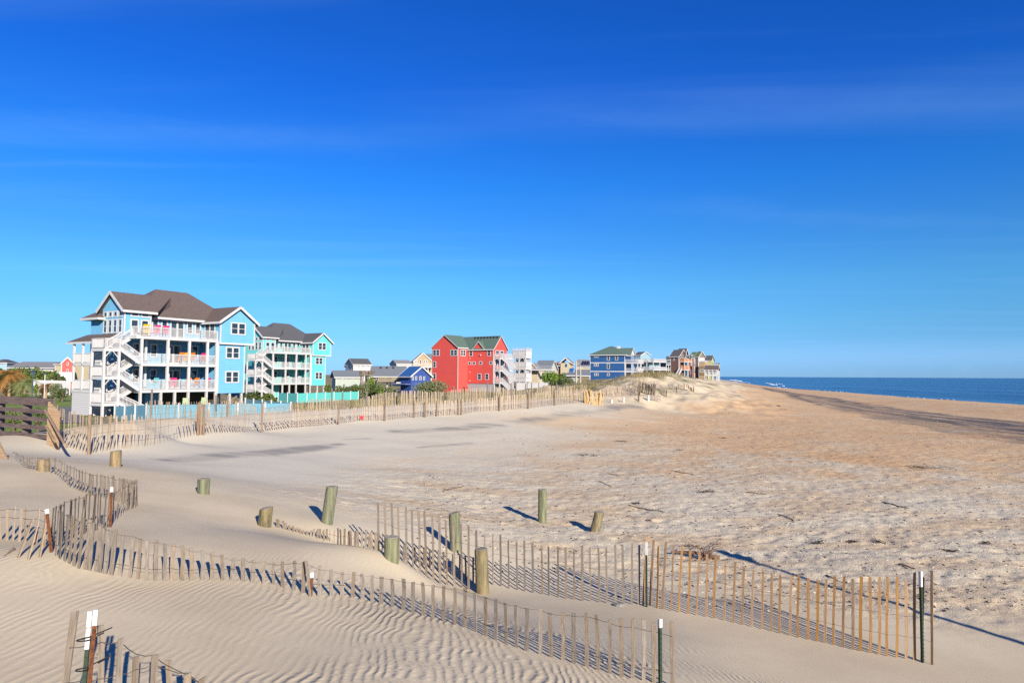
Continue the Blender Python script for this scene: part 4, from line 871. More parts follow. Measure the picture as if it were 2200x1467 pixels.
# ---- generic smaller houses
def simple(name, label, px0, px1, d, ang, yb, ye, yp, depth, roof, wall, rmat, wins=(), side=(), deckz=None, cat='house', inset=None, stilts=None, over=.3, group=None, trim=True, bands=(), zb=None, lwin=()):
    """front face between photo px0 and px1 at distance d, turned by ang; heights from photo rows at the left corner"""
    k = d/F; hz = 806.4 + .0054*(px0-1100); zg = 4 - (yb-hz)*k if zb is None else zb
    h = House(name, label, px0, d, R(ang), zg, cat=cat, group=group); L = h.F(px1, ye)[0]; ze = h.F(px0+.01, ye)[1]; zp = 4 + (hz-yp)*k - zg + (.0); z0 = stilts or -.4
    g = min(gz(*(h.M @ Vector(q)).xy) for q in ((0,0,0),(L,0,0),(L,depth,0),(0,depth,0))) - zg - .3; h.g = g
    if not stilts: z0 = min(-.4, g)
    W = MB().box(0,L,0,depth,z0,ze)
    if roof == 'x': h.gable(0,L,0,depth,ze,zp,'x',rmat,over=over,rake=over,wall=W)
    elif roof == 'y': h.gable(0,L,0,depth,ze,zp,'y',rmat,over=over,rake=over,wall=W)
    else: h.hip(0,L,0,depth,ze,zp,rmat,over=over+.1,inset=inset)
    h.part('wall', W, wall)
    if trim: h.trimv([(0,0),(L,0)],z0,ze-.05,.16)
    for r in wins: h.wpx('F',0,r[:4],cols=(r[4] if len(r) > 4 else 1))
    for r in side: h.wpx('R',L,r[:4],cols=(r[4] if len(r) > 4 else 1))
    for r in lwin: h.wpx('L',0,r[:4],cols=(r[4] if len(r) > 4 else 1))
    if stilts: h.posts([(x,y) for x in np.linspace(.2,L-.2,max(3,int(L/3.2))) for y in (.15,depth-.2)],min(-.5,g),stilts,.26,mat=PILE,name='piling')
    for y in bands: z = h.F(px0,y)[1]; h.part('band_board', MB().box(-.04,L+.04,-.05,depth,z-.16,z+.16), WHITE)
    h.L = L; h.ze = ze; h.zp = zp; h.depth = depth; return h
def sid(n, c): return pm(n, c, tuple(x*.88 for x in c), rough=.65, scale=1.2, siding=.2)
# white two-storey house and low white house, right of the turquoise one
SW = sid('white_clapboard',(.36,.36,.35)); SPG = sid('pale_green_siding',(.27,.31,.28)); SCR = sid('cream_siding',(.35,.30,.20)); STAN = sid('tan_siding',(.30,.22,.13)); SGR = sid('grey_siding',(.22,.23,.245))
def c4(*r): return tuple(v for i in (0, 2) for v in crop(r[i], r[i+1], 7.857, 680, 740)) + tuple(r[4:])
hw = simple('white_house','white two-storey house with dark gable roof behind the low white house',759,797,215,33,822,782,770,7.0,'x',SW,RF_GREY,wins=[c4(690,345,735,390,2),c4(762,345,810,390,2),c4(838,345,885,390,2)],lwin=[c4(480,335,520,370,2),c4(565,335,625,385,3)])
hw.gable(1.0,5.0,6.2,10.5,hw.ze-.6,hw.ze+.9,'x',RF_SLATE,ends=(1,0)); hw.part('rear_wing', MB().box(1.1,5.0,6.98,10.4,hw.g,hw.ze-.65), SW)
hw.deck(0,hw.L,-2.0,-.03,3.0); hw.rail([(.05,-1.95),(hw.L-.05,-1.95)],3.0); hw.posts([(.2,-1.9),(3,-1.9),(hw.L-.2,-1.9)],min(-.5,hw.g),2.7)
hl = simple('low_white_house','low white bungalow with slate grey roof behind the hedge',722,776,180,24,826,808.5,796,6.0,'x',SPG,RF_SLATE,wins=[c4(415,545,460,585),c4(605,545,645,585)],over=.5); hl.win('L',0,2.2,3.6,.9,2.1)
# wooden gantry / outdoor stair beside it
hg = House('viewing_platform','small weathered timber viewing platform beside the low white bungalow',776,172,R(-25),0,cat='platform'); TB = pm('weathered_boards',(.17,.135,.10),(.10,.08,.06),rough=.9,plank=.2)
hg.posts([(0,0),(2.1,0),(0,2),(2.1,2)],-.5,4.8,.3,mat=TB); hg.deck(-.4,2.6,-.3,2.3,4.0,.3,mat=TB); hg.rail([(-.3,2.2),(-.3,-.2),(2.5,-.2),(2.5,2.2)],4.0,1.0,mat=TB); hg.flight((2.1,.3,2.2),(-1.2,.3,-.2),1.0,mat=TB)
# long brown building with a blue end gable
hb = simple('brown_motel','long low brown board building with grey roof, raised on piles',798,866,172,4,829,806,786.5,7.5,'x',TB,RF_SLATE,wins=[c4(920,532,950,580),c4(1008,530,1050,595),c4(1140,530,1175,575),c4(1285,530,1328,580)],stilts=1.2,trim=False,over=.6)
hb.win('F',0,hb.L-1.2,hb.L-.2,1.3,2.4,bar=False,name='door'); hb.deck(hb.L*.2,hb.L+.2,-1.8,-.05,1.3,.25,mat=TB); hb.rail([(hb.L*.25,-1.75),(hb.L*.6,-1.75),(hb.L+.15,-1.75)],1.3,1.0,mat=pm('pale_rail',(.30,.26,.17)))
rv = MB()
for t in (.22,.42,.62): rv.box(hb.L*t,hb.L*t+.5,2.6,3.1,hb.zp-.75,hb.zp-.1)
hb.part('roof_vent', rv, bpy.data.materials['black_vent'])
SBL = sid('royal_blue_siding',(.022,.055,.20)); RBL = roofm('bright_blue_roof',(.012,.08,.25),(.01,.065,.20))
hbe = simple('royal_blue_cottage','royal blue gabled cottage with bright blue roof, left of the red house',861,883,166,-45,833,806,787.5,5.8,'x',SBL,RBL,side=[c4(1610,535,1640,600),c4(1665,535,1695,600),c4(1735,535,1770,600),c4(1800,540,1830,600)],trim=False,over=.5)
hbe.deck(-2.0,hbe.L,-1.6,-.05,1.0,.2,mat=SBL)
# tan house left of the red one, with long decks
ht2 = simple('tan_house','tan gabled house with long white decks behind the red house',889,928,230,14,826,775,758,8,'y',STAN,RF_SLATE,wins=[c4(1660,250,1705,315,2),c4(1738,258,1775,330),c4(1810,262,1870,310,2)],stilts=2.0); ht2.gable(ht2.L*.5,ht2.L+6,1.5,8.5,ht2.ze,ht2.zp-.2,'x',RF_SLATE,ends=(0,1)); ht2.part('rear_wing', MB().box(ht2.L,ht2.L+5.9,1.6,8.4,2.0,ht2.ze), STAN)
for z in (3.0,6.0): ht2.deck(-1,ht2.L,-2.2,-.05,z); ht2.rail([(-.9,-2.1),(3,-2.1),(ht2.L,-2.1)],z)
ht2.posts([(-.8,-2.1),(2,-2.1),(4.5,-2.1),(ht2.L-.2,-2.1)],min(-.5,ht2.g),5.7)
simple('grey_roofed_house','distant pale house with two grey gables, left of the tan house',852,884,290,30,812,781,773,8,'x',SW,RF_LGREY)
# houses right of the tower
def c5(*r): return tuple(v for i in (0, 2) for v in crop(r[i], r[i+1], 7.333, 1120, 720)) + tuple(r[4:])
hc = simple('cream_house','cream gabled house with grey roof just right of the white tower',1132,1155,205,-20,815,792,780,9,'y',SCR,RF_LGREY,wins=[c5(185,520,225,590),c5(120,545,140,580)]); hc.gable(1.5,6.5,3,10,hc.ze+.1,hc.zp+.9,'x',RF_SLATE,ends=(0,1)); hc.part('upper_wall', MB().box(2,6.4,3.2,9.8,hc.g,hc.ze+.1).slab([(6.4,3.2,hc.ze+.1),(6.4,9.8,hc.ze+.1),(6.4,6.5,hc.zp+.7)],.2,(-1,0,0)), SW); hc.deck(-1,hc.L+5,-2,-.05,3.0); hc.rail([(-.9,-1.9),(3,-1.9),(hc.L+5,-1.9)],3.0,mat=SGR)
hd = simple('brown_roofed_house','beige house with a brown pyramid roof behind the green bush',1181,1219,235,-14,812,785,774.5,10,'hip',STAN,RF_TAN,wins=[c5(350,485,445,530,3),c5(485,490,610,528,4)],over=.6,inset=5.5); hd.gable(hd.L-2.4,hd.L+1.6,-1.2,4,5.2,6.9,'y',RF_TAN,ends=(1,0)); hd.part('porch_wall', MB().box(hd.L-2.2,hd.L+1.4,-1.0,3.9,hd.g,5.2), SCR); hd.win('F',-1.0,hd.L-.9,hd.L+.3,3.6,5.0)
hs = simple('solar_house','grey-roofed house carrying dark solar panels left of the dark blue house',1240,1268,262,-8,815,788,772,10,'x',SCR,RF_LGREY)
sp = MB(); c0 = hs.L*.28
for k in range(4): x = c0 + k*1.15*(hs.L/6); sp.slab([(x,.9,hs.ze+.85),(x+hs.L*.15,.9,hs.ze+.85),(x+hs.L*.15+.5,3.6,hs.ze+2.35),(x+.5,3.6,hs.ze+2.35)],.08)
hs.part('solar_panel', sp, pm('solar_glass',(.006,.01,.03),(.008,.014,.05),rough=.1,spec=.6))
hk = simple('hip_shed','low house with slate hip roof and blue cap in front of the solar house',1210,1240,185,-10,818,806,797.5,7,'hip',SGR,RF_SLATE,over=.6,inset=3.2); hk.part('roof_cap', MB().slab([(hk.L*.35,2.2,hk.zp+.1),(hk.L*.65,2.2,hk.zp+.1),(hk.L*.65,5,hk.zp+.9),(hk.L*.35,5,hk.zp+.9)],.2), RBL)
simple('weathered_cottage','weathered grey cottage with long slate roof left of the dark blue house',1236,1266,200,-6,818,806,794,6,'x',TB,RF_SLATE,trim=False)
# dark blue house with green roof
SDB = sid('dark_blue_siding',(.014,.066,.19))
h4 = simple('dark_blue_house','dark blue three-storey house with green hip roof on the dune',1268,1342,231,-25,816,762.5,743,9.5,'hip',SDB,RF_GREEN,wins=[c5(1145,318,1218,352,2),c5(1145,448,1218,490,2),c5(1147,598,1218,638,2),c5(1348,318,1395,398),c5(1478,320,1525,395),c5(1348,450,1395,530),c5(1350,598,1395,640)],bands=(779.3,797.7),over=.5,inset=6.0)
L4 = h4.L; W = MB().box(L4-3.0,L4+1.6,1.2,7.0,6.0,h4.ze); h4.gable(L4-6.0,L4+1.6,1.2,7.0,h4.ze,h4.ze+2.3,'x',RF_GREEN,wall=W,ends=(0,1)); h4.part('upper_wall', W, SDB); h4.win('R',L4+1.6,2.2,3.6,6.6,8.2); h4.win('R',L4+1.6,4.4,5.8,6.6,8.2)
h4.part('gable_panel', MB().slab([(L4+1.62,1.3,8.4),(L4+1.62,6.9,8.4),(L4+1.62,6.0,h4.ze+.5),(L4+1.62,4.1,h4.ze+2.0),(L4+1.62,2.2,h4.ze+.5)],.05,(1,0,0)), WHITE); h4.part('chimney_cap', MB().box(L4*.70,L4*.78,3.4,4.2,h4.zp-.9,h4.zp-.05), WHITE)
for z in (2.9,5.8): h4.deck(L4+.02,L4+4.5,.2,7.5,z); h4.rail([(L4+.1,.3),(L4+4.4,.3),(L4+4.4,7.4)],z)
h4.posts([(L4+.2,.35),(L4+2.3,.35),(L4+4.3,.35),(L4+4.3,4)],min(-.5,h4.g),5.5,.25)
# pale blue house beyond it
SPB = sid('pale_blue_siding',(.20,.31,.37))
h5 = simple('pale_blue_house','pale blue gabled house with white decks beyond the dark blue one',1362,1376,272,-40,812,763,755.5,8,'x',SPB,RF_GREY,wins=[c5(1765,390,1812,430,2)])
h5.win('R',h5.L,2.0,3.4,5.4,7.4); h5.win('R',h5.L,4.6,6.0,5.4,7.4); W = MB().box(h5.L,h5.L+4,0,9,h5.g,6.4); h5.part('lower_wall', W, SPB)
for z in (3.4,6.5): h5.deck(h5.L-1,h5.L+6.5,-1.5,9,z); h5.rail([(h5.L-1,-1.4),(h5.L+3,-1.4),(h5.L+6.4,-1.4),(h5.L+6.4,8.9)],z)
h5.posts([(h5.L+1,-1.3),(h5.L+3.5,-1.3),(h5.L+6.3,-1.3),(h5.L+6.3,4)],min(-.5,h5.g),6.2,.25)
for x in (.6,2.4): h5.win('F',0,h5.L+x,h5.L+x+1.0,3.8,5.6)
simple('olive_roofed_house','low pale house with olive green roof right of the pale blue one',1386,1404,300,-20,806,784,771,9,'y',SPB,RF_GG)
# crowded row at the edge of the beach
SBR = sid('brown_siding',(.11,.062,.054)); SOR = sid('orange_siding',(.36,.16,.07)); SRB = sid('grey_brown_shingle',(.16,.135,.125)); SYG = sid('yellow_green_siding',(.30,.33,.16)); SNV = sid('slate_blue_boards',(.05,.08,.13)); SPK = sid('pinkish_siding',(.36,.20,.16))
def c6(*r): return tuple(v for i in (0, 2) for v in crop(r[i], r[i+1], 7.333, 1380, 730)) + tuple(r[4:])
simple('dark_grey_house','dark grey house at the left end of the crowded beachfront row',1414,1432,330,-15,806,783,775,9,'x',SRB,RF_GG)
hn = simple('slate_blue_house','narrow dark blue house with white posts left of the brown and orange house',1432,1441,322,-15,806,773,765,9,'x',SNV,RF_GREY)
for z in (2.5,5.0): hn.deck(0,hn.L+1.5,-2,-.05,z); hn.rail([(0,-1.9),(hn.L+1.5,-1.9)],z)
hn.posts([(0,-1.9),(hn.L*.5,-1.9),(hn.L+1.3,-1.9)],min(-.5,hn.g),5,.3)
ho = simple('brown_house','tall brown house with dark roof and orange sunlit decks above the dune',1441,1458,300,-38,803,765,751,8.5,'x',SBR,RF_GREY,wins=[c6(485,275,512,330)],side=[c6(590,238,612,290),c6(625,240,648,290),c6(660,242,682,290),c6(692,244,714,290)],over=.5)
LO = ho.L; ho.part('orange_wall', MB().box(LO,LO+2.6,.4,8.0,1.8,3.6), SOR); ho.part('orange_parapet', MB().box(LO,LO+2.6,.4,8.0,5.4,6.6), SOR); ho.posts([(LO+2.5,.5),(LO+2.5,4.2),(LO+2.5,7.9),(LO+.2,.5)],min(-.5,ho.g),6.6,.3)
ho.deck(LO,LO+2.7,.3,8.1,5.4); ho.deck(LO,LO+2.7,.3,8.1,1.9); ho.gable(LO-3,LO+.8,5.0,8.5,ho.ze,ho.zp+.6,'x',RF_GREY,ends=(0,1),over=.3); ho.flight((LO+.5,-.3,2.0),(LO+.2,-4.2,-1.6),1.2,axis='x')
hp = simple('pink_gabled_house','pinkish house with a steep white gable, second in the beachfront row',1480,1491,318,-38,812,768,756,9,'x',SPK,RF_GG,side=[c6(770,230,800,260),c6(770,290,800,340)])
for z in (3.5,6.5): hp.deck(hp.L,hp.L+2,0,9,z); hp.rail([(hp.L+.05,.05),(hp.L+1.95,.05),(hp.L+1.95,8.9)],z)
hq = simple('grey_gabled_house','grey narrow house with tall white gable, third in the beachfront row',1494,1500,305,-42,815,766,755,6.5,'x',SRB,RF_GG,over=.4); hq.part('gable_panel', MB().box(hq.L,hq.L+.06,.2,6.3,6.0,9.8), SW)
for z in (2.6,5.2): hq.win('R',hq.L,1.0,2.4,z,z+1.5); hq.win('R',hq.L,3.8,5.2,z,z+1.5)
hq.rail([(hq.L+1.2,.1),(hq.L+1.2,6.4)],5.4,mat=SRB); hq.deck(hq.L,hq.L+1.3,0,6.5,5.4,mat=SRB)
hy = simple('yellow_green_house','yellow-green house with dark roof towering behind the last beachfront house',1508,1528,325,-25,815,774,763.5,9,'x',SYG,RF_GREY,over=.4); hy.part('side_porch', MB().box(hy.L,hy.L+3,1,7,6.4,6.9), WHITE); hy.posts([(hy.L+2.8,1.2),(hy.L+2.8,6.8),(hy.L+2.8,4)],min(-.5,hy.g),7.8,.25); hy.rail([(hy.L,1.1),(hy.L+2.9,1.1),(hy.L+2.9,6.9)],6.9,mat=TB)
hz = simple('lattice_stair_house','narrow tan slatted house front between the grey and the last house',1502,1514,296,-30,818,777,776,5,'x',STAN,TB,trim=False,over=.1); hz.rail([(0,-.3),(hz.L,-.3)],2.6,mat=STAN); hz.rail([(0,-.3),(hz.L,-.3)],5.4,mat=STAN); hz.win('F',0,.5,hz.L-.4,3.8,5.0,cols=2)
he = simple('last_beach_house','last beach house on white stilts standing on the open sand',1515,1541,282,-22,818,794,785,6.5,'x',SYG,RF_BROWN,stilts=2.2,over=.5)
he.deck(-.1,he.L+.1,-1.9,-.05,2.4); he.rail([(0,-1.8),(he.L*.33,-1.8),(he.L*.66,-1.8),(he.L,-1.8)],2.4); he.posts([(x*he.L,-1.75) for x in (.02,.33,.66,.98)],min(-.5,he.g),4.6,.25)
for x in (.08,.4,.7): he.win('F',0,he.L*x,he.L*x+1.3,2.7,4.4,cols=2)
for y in (.8,2.8,4.8): he.win('R',he.L,y,y+1.1,2.8,4.4)
# far left: small red house, beige one, long grey roof, turquoise corner house
def c7(*r): return tuple(v for i in (0, 2) for v in crop(r[i], r[i+1], 6.667, 0, 740)) + tuple(r[4:])
hsr = simple('small_red_house','small red gabled house half hidden behind the blue house porch',132,157,183,33,812,779,767,6,'y',RED,RF_GREY,wins=[c7(958,255,985,302),c7(955,350,982,400)])
hsr.part('white_fence_wall', MB().box(-2,hsr.L,-.8,-.6,-1,1.6), WHITE)
simple('beige_house','small beige gabled house left of the small red house',118,133,192,-15,806,782,773,9,'x',SCR,RF_GREY)
hm = simple('long_grey_roofed_building','long low building with a broad grey roof behind the left trees',22,114,225,2,800,789,776.5,14,'x',SW,RF_LGREY,trim=False,over=.7)
simple('aqua_house','aqua house with grey hip roof at the left edge of the photo',-20,14,240,12,800,779,771,9,'hip',SPB,RF_GREY,wins=[c7(50,255,70,280),c7(80,255,100,280)],inset=3)
# ------------------------------------------------------------------ plants
def leafm(n, c, c2, sc=1.5): return pm(n, c, c2, rough=.7, scale=sc, spec=.25, detail=5)
LF_DK = leafm('dark_leaves', (.062,.085,.026), (.03,.048,.016)); LF_MID = leafm('mid_leaves', (.10,.135,.03), (.05,.075,.02)); LF_LT = leafm('light_leaves', (.13,.21,.03), (.07,.12,.02)); LF_GREY = leafm('grey_green_leaves', (.13,.15,.075), (.075,.095,.04)); LF_BR = leafm('brown_leaves', (.17,.11,.05), (.09,.06,.03)); LF_OR = leafm('dry_fronds', (.30,.15,.04), (.17,.08,.025)); LF_PALM = leafm('palm_fronds', (.17,.19,.075), (.09,.11,.04))
BARK = pm('bark', (.14,.10,.07), (.08,.055,.04), rough=.95, scale=6, bump=.6); PALMB = pm('palm_bark', (.30,.19,.10), (.18,.11,.06), rough=.95, scale=8, bump=.6)
def bush(name, label, cat, p, rx, ry, hgt, mat, n=900, leaf=.22, group=None, trunk=.25, lob=5, seed=None):
    rs = random.Random(seed if seed is not None else hash((round(p.x,2), round(p.y,2))) & 0xffff); root = thing(name, label, cat, p, group=group)
    tr = MB()
    for k in range(5):
        a = rs.uniform(0, 6.28); tr.tube([(0,0,-.2),(math.cos(a)*rx*.2,math.sin(a)*ry*.2,hgt*.35),(math.cos(a)*rx*.55,math.sin(a)*ry*.55,hgt*.75)], [.09*hgt/2,.05*hgt/2,.015], 5)
    tr.build('stems' if hgt < 3 else 'trunk', BARK, root)
    lobes = [(rs.uniform(-.55,.55)*rx, rs.uniform(-.55,.55)*ry, rs.uniform(.4,.66)*hgt, rs.uniform(.36,.6)) for _ in range(lob)] + [(0,0,.5*hgt,.62)]
    b = MB()
    for _ in range(n):
        cx, cy, cz, s = rs.choice(lobes); u = rs.gauss(0,1), rs.gauss(0,1), rs.gauss(0,1); l = math.sqrt(sum(q*q for q in u)) or 1; r = s*rs.uniform(.62,1.06)
        c = Vector((cx + u[0]/l*r*rx, cy + u[1]/l*r*ry, max(.03, cz + u[2]/l*r*hgt*.62))); d = Vector((rs.gauss(0,1), rs.gauss(0,1), rs.gauss(.3,.8))).normalized(); e = d.cross(Vector((rs.gauss(0,1),rs.gauss(0,1),rs.gauss(0,1)))).normalized(); s2 = leaf*rs.uniform(.55,1.3)
        b.add([c-e*s2*.4, c+d*s2*.5-e*s2*.1, c+e*s2*.4+d*s2*.2, c-d*s2*.5+e*s2*.1], [(0,3,2,1)])
    b.build('foliage', mat, root); return root
def gat(px, d, dz=0.0):
    q = at(px, 800, d); return Vector((q.x, q.y, gz(q.x, q.y) + dz))
def bpx(label, px0, px1, ytop, d, mat, n=900, leaf=.22, name='shrub', cat='shrub', group=None, **k):
    p = gat((px0+px1)/2, d); h = at((px0+px1)/2, ytop, d).z - p.z; rx = (px1-px0)/2*d/F
    return bush(name, label, cat, p, rx*1.05, rx*.9, max(.5, h), mat, n, leaf, group, **k)
bpx('dark bush at the base of the turquoise house, nearest the blue house',520,558,839,92,LF_DK,1500,.26); bpx('olive brown bush at the base of the turquoise stair tower',556,601,842,95,LF_MID,1500,.26)
hg_l = ['leftmost hedge shrub right of the turquoise house corner','second hedge shrub from the turquoise house corner','third hedge shrub, under the low white bungalow window','fourth hedge shrub, under the low white bungalow roof end','fifth hedge shrub below the timber viewing platform','hedge shrub right below the light green bush','hedge shrub below the brown motel windows','last hedge shrub to the right, below the brown motel deck']
for k, lab in enumerate(hg_l):
    x0 = 694 + k*18.5; bpx(lab, x0, x0+26, 821 + (k % 3)*1.5 + (3 if k > 5 else 0), 132 + (k % 2)*4, (LF_MID, LF_GREY, LF_DK)[k % 3], 800, .32, group='hedge shrubs beyond the dune fence')
bpx('bright light green bush left of the brown motel',784,806,806,140,LF_LT,1100,.3)
bpx('large smooth grey-green shrub mound in front of the red house',884,968,815,128,LF_GREY,4200,.26,lob=9)
bpx('bright green leafy bush right of the white tower',1163,1200,795,165,LF_LT,1700,.34); bpx('green bush merging with the bright one, left of the poles',1192,1216,799,168,LF_MID,1200,.34)
bpx('low olive bush around the small slate hip roof',1208,1238,808,150,LF_GREY,900,.32); bpx('dark scrub under the bright green bush',1168,1232,815,150,LF_DK,1300,.32)
for k,(x0,x1,yt,dd,m_) in enumerate(((-12,24,792,150,LF_DK),(14,46,789,155,LF_MID),(36,66,790,158,LF_DK),(58,86,792,152,LF_MID),(78,104,793,156,LF_DK),(96,122,795,150,LF_MID),(112,134,800,148,LF_DK))):
    bpx(['tree at the left photo edge before the grey roof','tree second from the left edge before the grey roof','tree behind the orange palm, before the grey roof','tree behind the lantern post','tree behind the slim path light','tree left of the small red house, further one','tree touching the small red house on its left'][k],x0-5,x1+5,yt-3,dd,m_,2400,.46,name='tree',cat='tree',group='trees before the long grey roof',lob=7)
bpx('brown shrub beside the palm trunk at the left edge',-6,42,826,120,LF_BR,1300,.26); bpx('low clipped green shrub at the foot of the lantern post',33,64,843,105,LF_MID,900,.18); bpx('bright green shrub behind the lantern post',72,86,822,125,LF_LT,600,.24); bpx('grey-green shrub left of the white porch',104,136,819,122,LF_GREY,1000,.24); bpx('round dark shrub by the drive, left of the white porch',124,148,829,112,LF_DK,800,.22)
bpx('tawny dry shrub between the path light and the drive',85,108,821,124,LF_BR,900,.24)
bpx('low scrub in front of the drive behind the board fence',70,102,868,50,LF_DK,700,.12); bpx('low scrub behind the board fence gap',14,60,868,48,LF_MID,700,.12)
def palm(label, px, ybase, ycen, d, rad, mat, nf=22, droop=1.0, trunk=True):
    p = gat(px, d); c = at(px, ycen, d).z - p.z; root = thing('palm_tree', label, 'palm', p); b = MB()
    b.tube([(0,0,-.3),(.05,0,c*.4),(-.04,.03,c*.8),(0,0,c)], [.26,.2,.18,.22], 8); b.build('trunk', PALMB, root); f = MB()
    for k in range(nf):
        a = k*2.39996; el = random.uniform(-.35, 1.1); L = rad*random.uniform(.8, 1.15); prev = Vector((0,0,c)); dirh = Vector((math.cos(a), math.sin(a), 0)); pts = [prev]
        for i in range(1, 7):
            t = i/6; pts.append(Vector((0,0,c)) + dirh*L*t*math.cos(el*.6) + Vector((0,0,L*(math.sin(el)*t - droop*.75*t*t))))
        for i in range(6):
            q, r = pts[i], pts[i+1]; sd = Vector((-math.sin(a), math.cos(a), 0))
            for m_ in range(3):
                u = q.lerp(r, m_/3); w = L*.30*math.sin(math.pi*min(.97, (i+m_/3+.6)/6.6))
                for sg in (1, -1): e = u + sd*sg*w + (r-q)*.8 - Vector((0,0,w*.45)); f.add([u, u+(r-q)*.22, e], [(0,1,2)])
    f.build('crown', mat, root)
palm('orange-brown palm with a bare trunk at the left edge',21,848,803,118,2.9,LF_OR,26); palm('low bushy pale green palm left of the lantern post',54,836,820,118,2.6,LF_PALM,26); palm('small tawny dry palm right of the path light',100,836,828,122,1.8,LF_OR,18)
# ------------------------------------------------------------------ street furniture and garden fences at the left
LAMPM = pm('lantern_paint', (.03,.045,.085), rough=.5)
p = gat(71, 100); hh = at(71,797,100).z - p.z; r = thing('street_lamp', 'dark blue lantern on a post above the lawn', 'street lamp', p)
MB().tube([(0,0,-.3),(0,0,.5),(0,0,hh-.7)],[.10,.07,.055],8).build('pole', LAMPM, r); MB().tube([(0,0,hh-.72),(0,0,hh-.6),(0,0,hh-.15)],[.08,.20,.30],6).build('lantern', pm('lantern_glass',(.05,.08,.13),rough=.15), r); MB().tube([(0,0,hh-.15),(0,0,hh-.1),(0,0,hh+.1)],[.36,.34,.03],6).build('lantern_roof', LAMPM, r)
b = MB().tube([(-.55,0,.0),(-.5,0,.35),(.5,0,.35),(.6,0,0)],[.14,.2,.22,.12],7); o = b.build('bag', pm('blue_plastic',(.01,.06,.40),rough=.4), smooth=True); o.location = gat(72,99,.05); tag(o,'bright blue bag at the foot of the lantern post','bag')
p = gat(97, 118); hh = at(97,802,118).z - p.z; r = thing('path_light', 'slim grey path light with a flat cap, right of the lantern post', 'street lamp', p); MB().tube([(0,0,-.2),(0,0,hh-.15)],.08,7).build('pole', VENT, r); MB().tube([(0,0,hh-.15),(0,0,hh)],[.3,.3],8).build('cap', LAMPM, r)
def panel_fence(label, nodes, ytops, mat, pmat, step=2.4, gaps=False, cap=True, group=None):
    P = [gat(px, d) for px, d in nodes]; T = [at(px, y, d).z for (px, d), y in zip(nodes, ytops)]; root = thing('garden_fence', label, 'fence', P[0])
    for i in range(len(P)-1):
        a, b_ = P[i], P[i+1]; L = (b_-a).length; n = max(1, int(L/step)); m_ = MB()
        for k in range(n):
            q = a.lerp(b_, k/n); s = a.lerp(b_, (k+1)/n); zq = lerp(T[i],T[i+1],k/n); zs = lerp(T[i],T[i+1],(k+1)/n)
            m_.slab([(q.x-P[0].x,q.y-P[0].y,-.2+q.z-P[0].z),(s.x-P[0].x,s.y-P[0].y,-.2+s.z-P[0].z),(s.x-P[0].x,s.y-P[0].y,zs-P[0].z),(q.x-P[0].x,q.y-P[0].y,zq-P[0].z)],.04,(0,1,0))
        m_.build('panel', mat, root)
        for k in range(n + (1 if i == len(P)-2 else 0)):
            q = a.lerp(b_, k/n); z = lerp(T[i],T[i+1],k/n) + .10; b2 = MB().box(-.07,.07,-.09,.05,-.3,z-q.z); b2.box(-.10,.10,-.12,.08,z-q.z,z-q.z+.06); o = b2.build('post', pmat, root); o.location = q - P[0]
    return root
PVB = pm('light_blue_vinyl', (.11,.27,.36), rough=.4, plank=.22); PVT = pm('turquoise_vinyl', (.085,.40,.38), rough=.4, plank=.3)
panel_fence('light blue vinyl pool fence in front of the sky blue house',[(250,70),(318,64),(627,74)],[873,870,866],PVB,WHITE)
panel_fence('light blue vinyl fence returning from the pool fence to the sky blue house',[(627,74.2),(529,84)],[866,857],PVB,WHITE)
panel_fence('turquoise vinyl fence with white posts in front of the turquoise house',[(599,121),(640,116),(771,132)],[844,845,841],PVT,WHITE)
panel_fence('pale grey board fence running right from the red house stairs',[(1108,160),(1228,168)],[822,822.5],bpy.data.materials['grey_board_skirt'],bpy.data.materials['dark_post'],3.0)
panel_fence('low white fence beyond the lawn at the left',[(74,140),(152,138)],[816,818],WHITE,WHITE,3.0)
# pool deck things under the blue house
for px, d, lab in ((398,77,'pale green cushion standing upright left of the pool fence gap'),(438,79,'pale green cushion standing upright nearer the timber cross')):
    p = gat(px, d); o = MB().slab([(-.3,0,0),(.3,0,0),(.3,.25,1.5),(-.3,.25,1.5)],.12,(0,1,0)).build('lounger_cushion', pm('cushion_green',(.27,.33,.20),rough=.8) if 'cushion_green' not in bpy.data.materials else bpy.data.materials['cushion_green']); o.location = p + Vector((0,0,.35)); tag(o, lab, 'cushion')
p = h1.M @ Vector((12.2,1.2,0)); r = thing('timber_cross', 'pile of crossed weathered beams under the far end of the sky blue house', 'timber', p)
for a, c in (((-1.2,0,.1),(1.0,.3,1.9)),((-.8,.3,1.4),(1.1,0,.2)),((-1.4,.5,.2),(.6,.5,1.2))): MB().bar(a,c,.16,.2).build('beam', TB, r)
# driveway
b = MB(); 
for k in range(13):
    t = k/12
    for px in (104, 158): q = gat(lerp(px-2, px+30, t) - (10*t if px < 120 else 0), lerp(92, 62, t), .03); b.v.append(tuple(q))
b.f = [(2*k, 2*k+1, 2*k+3, 2*k+2) for k in range(12)]; b.f = [tuple(reversed(q)) for q in b.f]
o = b.build('driveway', pm('asphalt', (.13,.13,.135), (.10,.10,.105), rough=.9, scale=3)); struct(o)
